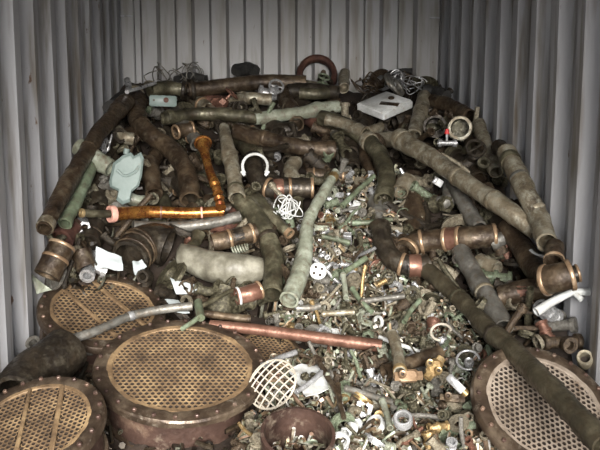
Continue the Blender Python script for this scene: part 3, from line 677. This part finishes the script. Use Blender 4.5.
# junction box with open face
def junction_box():
    P = [on_heap(x, y, .13) for x, y in ((362, 100), (392, 91), (407, 101), (378, 117))]; c = sum(P, Vector()) / 4
    xa = ((P[1] - P[0]) + (P[2] - P[3])) / 2; ya = ((P[3] - P[0]) + (P[2] - P[1])) / 2; n = xa.cross(ya).normalized()
    if n.dot(CAM - c) < 0: n = -n
    T = zmat(c, n, xa); sx, sy = xa.length, ya.length; B = MB(); box(B, sx, sy, .05, T @ Matrix.Translation((0, 0, -.025)), .12)
    L_ = MB(); box(L_, sx * .94, sy * .9, .006, T @ Matrix.Translation((0, 0, .003)), .2)
    K = MB(); lathe(K, [(.02, 0), (.02, .008), (.012, .012)], 14, T @ Matrix.Translation((sx * .22, 0, .006)))
    D = MB(); box(D, sx * .18, sy * .5, .006, T @ Matrix.Translation((-sx * .05, -sy * .22, .006)) @ Matrix.Rotation(.5, 4, 'Z'), .2)
    thing('junction_box', 'white junction box with a brown knob, tilted near the top right', 'box', [('case', B, 'white'), ('lid', L_, 'white'), ('knob', K, 'brown'), ('rust_flap', D, 'brown')])
junction_box()
# small pale box upper left
def small_box():
    c = on_heap(163, 101, .2); X = camM @ Vector((1, 0, -.0)); n = (CAM - c).normalized(); T = zmat(c, n, X); s = metres(1, c)
    B = MB(); box(B, 27 * s, 11 * s, .06, T @ Matrix.Translation((0, 0, -.03)) @ Matrix.Rotation(-.03, 4, 'Z'), .15)
    K = MB(); lathe(K, [(.016, 0), (.016, .006), (.010, .008)], 12, T @ Matrix.Translation((3 * s, 1 * s, 0)))
    k2 = MB(); lathe(k2, [(.007, 0), (.007, .005), (.004, .006)], 10, T @ Matrix.Translation((-9 * s, 1 * s, 0)))
    thing('switch_box', 'small pale mint switch box near the top left', 'box', [('case', B, 'mintplastic'), ('knob', K, 'rust'), ('screw', k2, 'grey')])
small_box()
# bright lever upper left
P = [on_heap(x, y, .24) for x, y in ((128, 91), (140, 88), (155, 83))]; B = MB(); tube(B, crom(P, 10), metres(1.8, P[0]), 8)
K = MB(); tube(K, [on_heap(127, 80, .24), on_heap(129, 87, .24), on_heap(127, 92, .24)], [metres(3.5, P[0]), metres(3, P[0]), metres(2.2, P[0])], 10)
thing('tap_lever', 'shiny white metal tap lever in the top left corner of the heap', 'lever', [('arm', B, 'steel'), ('knob', K, 'steel')])
# papers and rags
def paper(name, label, pts, lift, mat='paper', cat='paper', th=.004):
    P = [on_heap(x, y, lift) for x, y in pts]; c = sum(P, Vector()) / len(P); n = (P[1] - P[0]).cross(P[2] - P[0]).normalized()
    if n.dot(CAM - c) < 0: n = -n
    B = MB(); g = 8; V = []
    for side in (0, 1):
        for j in range(g):
            for i in range(g):
                u, v = i / (g - 1), j / (g - 1); q = P[0].lerp(P[1], u).lerp(P[3].lerp(P[2], u), v)
                V.append(q + n * (noise.noise(q * 18) * .022 - side * th))
    Fc = []
    for sd in (0, 1):
        o = sd * g * g
        for j in range(g - 1):
            for i in range(g - 1):
                f = (o + j * g + i, o + j * g + i + 1, o + (j + 1) * g + i + 1, o + (j + 1) * g + i); Fc.append(f if sd == 0 else f[::-1])
    e = [i for i in range(g)] + [j * g + g - 1 for j in range(1, g)] + [(g - 1) * g + i for i in range(g - 2, -1, -1)] + [j * g for j in range(g - 2, 0, -1)]
    Fc += [(e[k], e[(k + 1) % len(e)], e[(k + 1) % len(e)] + g * g, e[k] + g * g) for k in range(len(e))]; B.add(V, Fc)
    thing(name, label, cat, [('sheet', B, mat)], None, 60)
paper('paper_sheet', 'white folded paper lying behind the left perforated drum', [(96, 247), (122, 256), (123, 270), (95, 268)], .09)
paper('paper_sheet', 'crumpled white paper below the pale sack', [(170, 279), (198, 285), (214, 291), (176, 293)], .07)
paper('paper_sheet', 'small white card next to the bent grey tube', [(165, 300), (178, 298), (190, 314), (176, 314)], .10)
paper('paper_sheet', 'white slip of paper beside the big dark ribbed elbow', [(132, 262), (142, 259), (146, 268), (136, 274)], .10)
paper('rag', 'pale crumpled rag behind the cream wire basket', [(288, 368), (318, 362), (334, 386), (306, 396)], .05, 'white', 'rag')
paper('green_scrap_sheet', 'pale green bent sheet by the left wall below the cut-open coupling', [(30, 272), (36, 278), (52, 290), (36, 294)], .06, 'mint', 'sheet')
# wire tangles
def tangle(label, spots, mat, seed, n=7, wr=.0045, lift=.1, deep=None):
    r = random.Random(seed); parts = []
    for i in range(n):
        px, py, rad = r.choice(spots); px += r.uniform(-5, 5); py += r.uniform(-3, 3)
        c = on_heap(px, py, lift); Rm = metres(rad * r.uniform(.6, 1.1), c); T = Matrix.Translation(c) @ rand_rot(r); pts = []
        for k in range(14):
            a = k / 13 * 2 * math.pi * r.uniform(.9, 1.0) * .9
            pts.append(T @ Vector((Rm * math.cos(a), Rm * math.sin(a), .05 * math.sin(a * 1.5 + i))))
        for q in pts: q.y = min(q.y, YB - .06); q.x = min(max(q.x, XL + .05), XR - .05)
        B = MB(); tube(B, crom(pts, 26), wr, 6); parts.append(('wire_loop', B, mat))
    thing('wire_tangle', label, 'wire', parts, None, 60)
tangle('tangle of thin dull wire on the heap top, left of the hoop', [(160, 74, 9), (178, 74, 8), (192, 72, 9)], 'grey', 3, 11, .004, .12)
tangle('pale tangled wire and strip coil on the heap top, far right', [(398, 80, 9), (408, 82, 8), (418, 84, 8)], 'steel', 5, 12, .0035, .1)
tangle('brown wire coil left of the pale one on the heap top', [(366, 86, 9), (374, 84, 8)], 'brown', 8, 9, .005, .08)
tangle('white wire coil beside the banded elbow, centre', [(285, 207, 9), (288, 208, 8)], 'white', 9, 8, .003, .13)
tangle('pale wire tangle in the top left corner beside the bright lever', [(98, 140, 6), (106, 144, 6)], 'steel', 14, 6, .004, .12)
# grey strap coil, upper right
B = MB(); c = on_heap(391, 82, .14)
for k in range(3): torus(B, .055, .013, zmat(c + Vector((.02 * k, -.01 * k, -.018 * k)), (.7, -.5, .5)), 22, 8)
thing('strap_coil', 'pale grey rolled strap coil behind the junction box', 'coil', [('coil', B, 'grey')])
# mint spring
c = on_heap(240, 249, .13); s = metres(1, c); X = camM @ Vector((1, .15, 0)); X = (camM @ Vector((1, .25, 0))).normalized(); T = zmat(c - X * 8 * s, X)
pts = [T @ Vector((3.6 * s * math.cos(a * .9), 3.6 * s * math.sin(a * .9), a * 16 * s / 42)) for a in range(43)]
B = MB(); tube(B, pts, .9 * s, 6); thing('coil_spring', 'pale mint coil spring above the pale sack', 'spring', [('coil', B, 'mint')])
# verdigris tee handle near the copper pipe
P = [on_heap(x, y, .17) for x, y in ((182, 329), (194, 321), (202, 314))]; B = MB(); tube(B, P, metres(2.6, P[0]), 10, .15)
K = MB(); tube(K, [on_heap(198, 302, .17), on_heap(201, 318, .17)], metres(4.5, P[0]), 10, .2); J = MB(); tube(J, [on_heap(202, 306, .17), on_heap(232, 290, .15)], metres(2.4, P[0]), 10, .1)
thing('valve_stem', 'green verdigris valve stem lying on the edge of the large drum', 'valve', [('handle', B, 'green'), ('body', K, 'green'), ('stem', J, 'olive')])
# white fitting at the right wall
P = [on_heap(x, y, .2) for x, y in ((536, 312), (552, 302), (572, 292))]; B = MB(); tube(B, crom(P, 14), [metres(5 - 1.5 * i / 13, P[1]) for i in range(len(crom(P, 14)))], 12, .1, (True, False))
K = MB(); tube(K, [on_heap(566, 284, .2), on_heap(574, 292, .2), on_heap(590, 292, .2)], metres(4, P[1]), 10, .15, (True, True)); J = MB(); tube(J, [on_heap(574, 292, .2), on_heap(582, 300, .2)], metres(3, P[1]), 10, .1, (False, True))
thing('plastic_fitting', 'white branched plastic fitting below the right wall coupling', 'fitting', [('stem', B, 'white'), ('branch', K, 'white'), ('spigot', J, 'white')])
# rag-like white scrap pieces
# brass valve pair
def valve_block(label, px, py, sz, mat, holes, rz):
    c = on_heap(px, py, .13); s = metres(1, c); n = (CAM - c).normalized(); n = (n + Vector((.2, 0, .3))).normalized(); T = zmat(c, n, camM @ Vector((1, 0, 0))) @ Matrix.Rotation(rz, 4, 'Z')
    B = MB(); box(B, sz[0] * s, sz[1] * s, sz[1] * s * .9, T, .22); parts = [('body', B, mat)]
    for (hx, hy) in holes:
        K = MB(); lathe(K, [(1.7 * s, -.01), (3.8 * s, -.01), (4.0 * s, .012), (3.4 * s, .016), (1.9 * s, .014)], 16, T @ Matrix.Translation((hx * s, hy * s, sz[1] * s * .45)), True); parts.append(('port', K, mat))
        Q = MB(); lathe(Q, [(1.9 * s, 0), (1.9 * s, .002)], 12, T @ Matrix.Translation((hx * s, hy * s, sz[1] * s * .45))); parts.append(('bore', Q, 'hole'))  # dark disc stands for the shaded inside of the port
    for sx in (-1, 1):
        K = MB(); lathe(K, [(sz[1] * .30 * s, 0), (sz[1] * .42 * s, 0), (sz[1] * .42 * s, 5 * s), (sz[1] * .30 * s, 5 * s)], 6, T @ zmat((sx * sz[0] * .46 * s, 0, 0), (sx, 0, 0)), True); parts.append(('hex_end', K, mat))
    thing('brass_valve', label, 'valve', parts, None, 35)
valve_block('yellow brass valve block with two round ports right of centre', 434, 368, (18, 12), 'brass', [(-1, 6), (-2, -5)], .9)
valve_block('pale brass valve with a dark port and white label side', 408, 376, (20, 12), 'band', [(-7, 0)], .05)
valve_block('small brown valve with one port next to the right drum', 452, 398, (16, 8), 'brown', [(-5, 0)], -.1)
c = on_heap(456, 384, .15); s = metres(1, c); B = MB(); T = zmat(c, (CAM - c), camM @ Vector((1, -1, 0))); box(B, 22 * s, 8 * s, 8 * s, T, .2)
K = MB(); lathe(K, [(2.6 * s, 0), (4.4 * s, 0), (4.4 * s, 5 * s), (2.6 * s, 5 * s)], 12, T @ zmat((10 * s, 0, 0), (1, 0, 0)), True)
thing('chrome_block', 'bright rectangular metal bar end left of the right drum', 'bar', [('bar', B, 'steel'), ('spout', K, 'brass')])
c, Rm, n, mj = disc_frame(403, 419, 10, 8.8, 0, .13); T = zmat(c, n, mj); B = MB()
lathe(B, [(Rm * .55, -.02), (Rm, -.02), (Rm, .004), (Rm * .9, .010), (Rm * .62, .010), (Rm * .55, .004)], 24, T, True); K = MB(); lathe(K, [(Rm * .66, .009), (Rm * .74, .013), (Rm * .82, .009)], 24, T, True)
thing('ring_nut', 'thick pale round ring nut at the bottom, right of centre', 'nut', [('ring', B, 'steel'), ('lip', K, 'steel')])
ring_thing('wire_ring', 'open pale metal ring among fittings below the grey pipe', 'ring', 441, 332, 10, 1.4, .8, 10, 'cream', .1, .72)
ring_thing('wire_ring', 'pale spiral ring by the left edge of the right drum', 'ring', 468, 360, 11, 1.3, .85, 0, 'steel', .1, .8)
c, Rm, n, mj = disc_frame(469, 362, 5, 4.4, 0, .12); T = zmat(c, n, mj); B = MB(); lathe(B, [(Rm * .4, -.012), (Rm, -.012), (Rm, .004), (Rm * .7, .012), (Rm * .4, .008)], 18, T, True)
thing('steel_cap', 'stepped bright steel cap inside the pale spiral ring', 'cap', [('cap', B, 'steel')])
c, Rm, n, mj = disc_frame(585, 358, 8.5, 8, 0, .14); T = zmat(c, n, mj); B = MB()
lathe(B, [(Rm * .55, -.05), (Rm * .92, -.05), (Rm, -.02), (Rm, .004), (Rm * .9, .01), (Rm * .62, .008), (Rm * .55, -.01)], 22, T, True); K = MB(); lathe(K, [(Rm * .6, -.045), (Rm * .6, -.03)], 16, T)  # the inner disc is dark to paint the shade down the bore
thing('ring_nut', 'brown open ring nut at the foot of the right wall', 'nut', [('ring', B, 'tan'), ('bore_plug', K, 'hole')])
# pipe end plate of bright junction (centre)
c, Rm, n, mj = disc_frame(318, 271, 9, 9, 0, .14); T = zmat(c, n, mj); B = MB(); lathe(B, [(Rm, -.03), (Rm, 0), (Rm * .9, .006), (Rm * .4, .008)], 20, T); parts = [('cap', B, 'white')]
for a in range(4):
    K = MB(); lathe(K, [(.007, 0), (.007, .003)], 10, T @ Matrix.Translation((Rm * .5 * math.cos(a * 1.57 + .5), Rm * .5 * math.sin(a * 1.57 + .5), .007))); parts.append(('screw_hole', K, 'hole'))  # dark discs paint the shade of openings that are not cut
thing('end_cap', 'pale round end cap with dark holes right of the mint pipe', 'cap', parts)
# red-handled tap upper right
c = on_heap(447, 134, .2); s = metres(1, c); B = MB(); X = (camM @ Vector((1, 0, 0))); tube(B, [c - X * 7 * s - Vector((0, 0, 9 * s)), c + X * 8 * s - Vector((0, 0, 9 * s))], [2.6 * s, 2.6 * s], 10)
K = MB(); tube(K, [c, c + Vector((0, 0, 5 * s))], [2.6 * s, 1.6 * s], 10); J = MB(); tube(J, [c - Vector((0, 0, 9 * s)), c], 1.3 * s, 8); parts = [('barrel', B, 'steel'), ('stem', J, 'steel'), ('red_knob', K, 'red')]
for e in (-7, 8):
    Q = MB(); lathe(Q, [(2 * s, -.01), (4 * s, -.01), (4 * s, .01), (2 * s, .01)], 14, zmat(c + X * e * s - Vector((0, 0, 9 * s)), X), True); parts.append(('end_ring', Q, 'steel'))
thing('tap', 'small bright tap with a red knob beside the olive pipe mouth', 'tap', parts)
# bright hinge-like bracket
c = on_heap(438, 182, .16); s = metres(1, c); T = zmat(c, CAM - c, camM @ Vector((1, -.6, 0))); B = MB(); box(B, 10 * s, 7 * s, 2 * s, T, .2); K = MB(); box(K, 3.5 * s, 7 * s, 6 * s, T @ Matrix.Translation((-3 * s, 0, 3 * s)), .2)
thing('bracket', 'shiny white bent bracket under the very long tan pipe', 'bracket', [('plate', B, 'white'), ('upturned_lip', K, 'steel')])

# ------------------------------------------------------------------ small fittings: prototypes (unit about 1 = 5 cm across)
def P_nut():
    B = MB(); lathe(B, [(.24, -.2), (.5, -.2), (.5, .2), (.24, .2)], 6, Matrix(), True)
    C_ = MB(); lathe(C_, [(.24, .19), (.40, .19), (.38, .27), (.25, .27)], 14, Matrix(), True); return [('hex', B), ('collar', C_)]
def P_elbow():
    pts = [Vector((-.55, 0, 0)), Vector((-.2, 0, 0)), Vector((0, .06, 0)), Vector((.12, .2, 0)), Vector((.16, .4, 0)), Vector((.16, .62, 0))]
    B = MB(); tube(B, crom(pts, 14), .19, 10, 0, (True, True)); out = [('body', B)]
    for o, d in (((-.5, 0, 0), (1, 0, 0)), ((.16, .57, 0), (0, 1, 0))):
        C_ = MB(); lathe(C_, [(.18, -.08), (.26, -.08), (.26, .08), (.18, .08)], 12, zmat(o, d), True); out.append(('collar', C_))
    return out
def P_tee():
    B = MB(); tube(B, [Vector((-.6, 0, 0)), Vector((0, 0, 0)), Vector((.6, 0, 0))], .18, 10, 0, (True, True)); tube(B, [Vector((0, 0, 0)), Vector((0, .5, 0))], .17, 10, 0, (False, True)); out = [('body', B)]
    for o, d in (((-.55, 0, 0), (1, 0, 0)), ((.55, 0, 0), (1, 0, 0)), ((0, .45, 0), (0, 1, 0))):
        C_ = MB(); lathe(C_, [(.16, -.08), (.25, -.08), (.25, .08), (.16, .08)], 12, zmat(o, d), True); out.append(('collar', C_))
    return out
def P_bolt():
    B = MB(); tube(B, [Vector((0, 0, -.75)), Vector((0, 0, 0)), Vector((0, 0, .6))], .12, 10); C_ = MB(); lathe(C_, [(.27, .55), (.27, .76), (.2, .8)], 6); return [('shank', B), ('hex_head', C_)]
def P_ring():
    B = MB(); lathe(B, [(.36, -.12), (.5, -.12), (.52, 0), (.5, .12), (.36, .12), (.35, 0)], 20, Matrix(), True); return [('ring', B)]
def P_valve():
    B = MB(); tube(B, [Vector((-.55, 0, 0)), Vector((-.2, 0, 0)), Vector((0, 0, 0)), Vector((.2, 0, 0)), Vector((.55, 0, 0))], [.2, .2, .3, .2, .2], 12, 0, (True, True))
    N = MB(); lathe(N, [(.22, .2), (.22, .42), (.15, .46)], 6); S = MB(); tube(S, [Vector((0, 0, .4)), Vector((0, 0, .78))], .06, 8)
    W = MB(); torus(W, .28, .045, Matrix.Translation((0, 0, .76)), 18, 6); box(W, .56, .06, .04, Matrix.Translation((0, 0, .76))); out = [('body', B), ('bonnet', N), ('stem', S), ('handwheel', W)]
    for s in (-1, 1):
        C_ = MB(); lathe(C_, [(.18, -.07), (.28, -.07), (.28, .07), (.18, .07)], 6, zmat((s * .5, 0, 0), (1, 0, 0)), True); out.append(('hex_end', C_))
    return out
def P_rod():
    B = MB(); tube(B, crom([Vector((-1.1, 0, 0)), Vector((-.3, .05, 0)), Vector((.4, -.03, 0)), Vector((1.1, .04, 0))], 9), .10, 8, .1, (True, True)); C_ = MB(); lathe(C_, [(.09, -.07), (.15, -.07), (.15, .07), (.09, .07)], 10, zmat((-.98, 0, 0), (1, 0, 0)), True); return [('tube', B), ('collar', C_)]
def P_plate():
    B = MB(); box(B, 1.1, .55, .08, Matrix(), .3); C_ = MB(); box(C_, .08, .55, .4, Matrix.Translation((-.5, 0, .2)), .3); D = MB(); lathe(D, [(.10, .03), (.17, .03), (.17, .07), (.10, .07)], 12, Matrix.Translation((.25, 0, 0)), True); return [('plate', B), ('upturned_edge', C_), ('hole_ring', D)]
def P_union():
    B = MB(); tube(B, [Vector((0, 0, -.5)), Vector((0, 0, .5))], .25, 14, 0, (True, True)); out = [('sleeve', B)]
    for z in (-.42, 0, .42):
        C_ = MB(); lathe(C_, [(.24, z - .06), (.32, z - .06), (.32, z + .06), (.24, z + .06)], 14, Matrix(), True); out.append(('band', C_))
    return out
def P_plug():
    B = MB(); lathe(B, [(.28, -.3), (.3, 0), (.42, .02), (.42, .16), (.36, .2)], 16); C_ = MB(); box(C_, .26, .26, .24, Matrix.Translation((0, 0, .3)), .15); return [('plug', B), ('square_head', C_)]
def P_reducer():
    B = MB(); lathe(B, [(.40, -.5), (.5, -.5), (.5, -.2), (.3, .15), (.3, .5), (.2, .5), (.2, .15), (.38, -.22)], 16, Matrix(), True); C_ = MB(); lathe(C_, [(.29, .3), (.37, .3), (.37, .48), (.29, .48)], 6, Matrix(), True); return [('cone', B), ('hex_end', C_)]
def P_flange():
    B = MB(); lathe(B, [(.28, -.06), (.62, -.06), (.62, .06), (.4, .06), (.36, .2), (.28, .2)], 22, Matrix(), True); out = [('disc', B)]
    for k in range(4):
        C_ = MB(); lathe(C_, [(.075, .055), (.075, .10), (.05, .11)], 6, Matrix.Translation((.5 * math.cos(k * 1.571 + .4), .5 * math.sin(k * 1.571 + .4), 0))); out.append(('bolt', C_))
    return out
def P_strip():
    B = MB(); pts = [Vector((.55 * math.cos(a * .22), .55 * math.sin(a * .22), .02 * a)) for a in range(20)]; tube(B, pts, .055, 6); return [('strip', B)]
KINDS = {'hex_nut': (P_nut, 'hex nut', 'nut', 1.0), 'small_elbow': (P_elbow, 'pipe elbow', 'elbow', 1.0), 'pipe_tee': (P_tee, 'pipe tee', 'tee', 1.0), 'hex_bolt': (P_bolt, 'hex bolt', 'bolt', .95),
    'metal_ring': (P_ring, 'metal ring', 'ring', .95), 'globe_valve': (P_valve, 'globe valve', 'valve', 1.15), 'tube_offcut': (P_rod, 'tube offcut', 'tube', 1.2), 'angle_plate': (P_plate, 'angle plate', 'plate', .95),
    'pipe_union': (P_union, 'banded pipe union', 'union', 1.0), 'square_plug': (P_plug, 'square-headed plug', 'plug', .95), 'pipe_reducer': (P_reducer, 'cone reducer', 'reducer', .9), 'small_flange': (P_flange, 'bolted small flange', 'flange', 1.05), 'curved_strip': (P_strip, 'curled metal strip', 'strip', .95)}
TONE = {'olive': 'olive bronze', 'green': 'green verdigris', 'mint': 'pale mint-crusted', 'tan': 'tan lime-crusted', 'brown': 'brown bronze', 'grey': 'dull grey', 'steel': 'bright silvery', 'white': 'white', 'brass': 'yellow brass', 'copper': 'copper', 'dark': 'dark bronze', 'band': 'pinkish'}
LAND = [('near the mint pipe', 318, 260), ('above the copper pipe', 320, 318), ('near the open pale ring', 430, 320), ('below the dark elbow', 400, 288), ('behind the wire basket', 320, 372), ('beside the brass valves', 420, 385), ('around the pale ring nut', 400, 425),
    ('right of the drum collar', 350, 425), ('left of the right drum', 475, 415), ('below the copper pipe', 360, 368), ('left of the broad brown pipe', 360, 200), ('left of the dark elbow', 350, 265)]
cache = {}
def part_meshes(kind, mat):
    if (kind, mat) not in cache:
        if kind not in cache:
            cache[kind] = [(n_, b.mesh(kind + '_' + n_, Vector((0, 0, 0)), 40)) for n_, b in KINDS[kind][0]()]
        out = []
        for n_, me in cache[kind]:
            c_ = me.copy(); c_.materials.clear(); c_.materials.append(M[mat]); out.append((n_, c_))
        cache[(kind, mat)] = out
    return cache[(kind, mat)]
def fitting(kind, mat, loc, rot, size, label, group):
    pm = part_meshes(kind, mat); T = Matrix.Translation(loc) @ rot @ Matrix.Scale(size, 4)
    if len(pm) == 1:
        o = link(kind, pm[0][1]); o.matrix_world = T
    else:
        o = link(kind, None); o.empty_display_size = .3; o.matrix_world = T
        for n_, me in pm: link(n_, me, None, o)
    return tag(o, label, KINDS[kind][2], group)
r = random.Random(23); placed = []; kinds = list(KINDS); wt = [2, 4, 4.5, 3.5, 2.2, 4, 7, 2.2, 3.5, 1.6, 2, 1.8, 2]
tones = ['olive', 'green', 'mint', 'tan', 'brown', 'grey', 'steel', 'white', 'brass', 'copper']; tw = [4.2, 1.6, 1.8, 5, 3.4, 5, 4.2, 1.3, 1.0, 1.2]
tries = 0
while len(placed) < 330 and tries < 20000:
    tries += 1; x, y = r.uniform(232, 520), r.uniform(168, 450)
    if not in_poly(x, y, FIT): continue
    dmin = 5.0 + (y - 170) * .017
    if any((x - a) ** 2 + (y - b) ** 2 < dmin ** 2 for a, b in placed): continue
    if any((x - a) ** 2 + (y - b) ** 2 < q ** 2 for a, b, q in ((403, 419, 14), (434, 368, 12), (408, 376, 13), (297, 424, 42), (277, 384, 26), (456, 384, 12), (318, 271, 10), (441, 332, 8), (468, 361, 8))): continue
    placed.append((x, y)); kd = r.choices(kinds, wt)[0]; tn = r.choices(tones, tw)[0]
    lm = min(LAND, key=lambda l: (l[1] - x) ** 2 + (l[2] - y) ** 2)[0]
    p = on_heap(x, y, r.uniform(.0, .055)); size = r.uniform(.046, .080) * KINDS[kd][3]
    fitting(kd, tn, p, rand_rot(r), size, 'small %s %s in loose fittings %s' % (TONE[tn], KINDS[kd][1], lm), '%s %ss %s' % (TONE[tn], KINDS[kd][1], lm))
# larger half-buried pieces filling the dark parts of the heap
LAND2 = [('by the left wall', 75, 200), ('around the mint jug', 130, 170), ('below the upper olive pipe', 210, 130), ('along the heap top', 250, 88), ('under the long tan pipe', 440, 190), ('by the right wall', 500, 170), ('below the brown collared pipe', 300, 170),
    ('around the junction box', 385, 110), ('at the foot of the right wall', 560, 320), ('around the bottom left drums', 60, 340), ('around the pale sack', 230, 275), ('near the broad brown pipe', 400, 205), ('behind the right drum', 520, 330), ('around the top left corner', 140, 100)]
big = ['small_elbow', 'pipe_tee', 'pipe_union', 'tube_offcut', 'pipe_reducer', 'small_flange', 'globe_valve', 'metal_ring']; bw = [4, 2, 4, 3.5, 1.5, 1.5, 1.5, 1.5]
bt = ['dark', 'brown', 'olive', 'tan', 'grey', 'green', 'copper', 'steel']; btw = [5, 5, 4, 2.4, 1.6, 1, .35, .6]; pl2 = []; tries = 0
while len(pl2) < 230 and tries < 20000:
    tries += 1; x, y = r.uniform(20, 600), r.uniform(78, 400)
    if not in_poly(x, y, TOPF) or in_poly(x, y, FIT): continue
    if any((x - a) ** 2 + (y - b) ** 2 < 10 ** 2 for a, b in pl2): continue
    if ((x - 181) / 88) ** 2 + ((y - 366) / 52) ** 2 < 1 or ((x - 103) / 64) ** 2 + ((y - 309) / 38) ** 2 < 1 or ((x - 551) / 80) ** 2 + ((y - 406) / 62) ** 2 < 1 or ((x - 33) / 74) ** 2 + ((y - 424) / 60) ** 2 < 1 or ((x - 220) / 46) ** 2 + ((y - 262) / 26) ** 2 < 1: continue
    if 195 < x < 390 and 312 < y < 362: continue
    if ((x - 150) / 32) ** 2 + ((y - 248) / 28) ** 2 < 1 or ((x - 127) / 22) ** 2 + ((y - 180) / 30) ** 2 < 1 or ((x - 109) / 18) ** 2 + ((y - 258) / 14) ** 2 < 1: continue
    p = on_heap(x, y, r.uniform(-.02, .06))
    if not (XL + .1 < p.x < XR - .1 and p.y < YB - .14): continue
    pl2.append((x, y)); kd = r.choices(big, bw)[0]; tn = r.choices(bt, btw)[0]; size = r.uniform(.085, .15) * (KINDS[kd][3] if kd != 'metal_ring' else .8)
    lm = min(LAND2, key=lambda l: (l[1] - x) ** 2 + (l[2] - y) ** 2)[0]
    fitting(kd, tn, p, rand_rot(r), size, 'half-buried large %s %s %s' % (TONE[tn], KINDS[kd][1].replace('thin ', ''), lm), 'large %s %ss %s' % (TONE[tn], KINDS[kd][1], lm))
# half-buried stubs of pipe between the long ones
STUB = [(112, 110), (150, 92), (420, 92), (455, 120), (500, 190), (520, 230), (490, 250), (420, 235), (400, 170), (345, 170), (320, 240), (200, 240), (90, 225), (70, 200)]
r = random.Random(41); done = []; tries = 0
while len(done) < 62 and tries < 4000:
    tries += 1; x, y = r.uniform(70, 515), r.uniform(90, 248)
    if not in_poly(x, y, STUB) or any((x - a) ** 2 + (y - b) ** 2 < 17 ** 2 for a, b in done): continue
    done.append((x, y)); a = r.uniform(0, math.pi); hl = r.uniform(10, 24); dx, dy = math.cos(a) * hl, math.sin(a) * hl * .8; bend = r.uniform(-7, 7)
    mt = r.choices(['dark', 'brown', 'olive', 'tan', 'grey', 'mint', 'rust'], [5, 5, 4, 2.6, 1.5, .3, .25])[0]
    lm = min(LAND2, key=lambda l: (l[1] - x) ** 2 + (l[2] - y) ** 2)[0]
    tn = TONE.get(mt, 'rusty red'); bn = r.choice([[], [], [COL(.95, mt)], [FLG(.04, mt)], [BR(.15), BR(.8)], [WE(.5, 'tan')]])
    pipe('pipe_stub', 'half-buried %s pipe stub %s' % (tn, lm), mt, r.uniform(5.5, 9), [(x - dx, y - dy), (x + bend, y + bend), (x + dx, y + dy)], r.choice([-.03, 0, 0, .03]), bands=bn, group='%s pipe stubs %s' % (tn, lm))
# look-alikes sharing a label: told apart by their order from left to right
from collections import defaultdict
same = defaultdict(list)
for o in list(col.objects):
    if o.parent is None and 'label' in o: same[o['label']].append(o)
ORD = ['first', 'second', 'third', 'fourth', 'fifth', 'sixth', 'seventh', 'eighth']
def screen_x(o):
    q = camM.transposed() @ (o.matrix_basis.translation - CAM); return q.x / -q.z
for lb, os_ in same.items():
    if len(os_) < 2: continue
    os_.sort(key=screen_x); n = len(os_)
    for i, o in enumerate(os_):
        w_ = 'leftmost' if i == 0 else 'rightmost' if i == n - 1 else 'middle' if n == 3 else ORD[i] + ' from left'
        t_ = lb
        for drop in ('half-buried ', 'loose '):
            if len((t_ + ' ' + w_).split()) > 16: t_ = t_.replace(drop, '')
        o['label'] = t_ + ', ' + w_
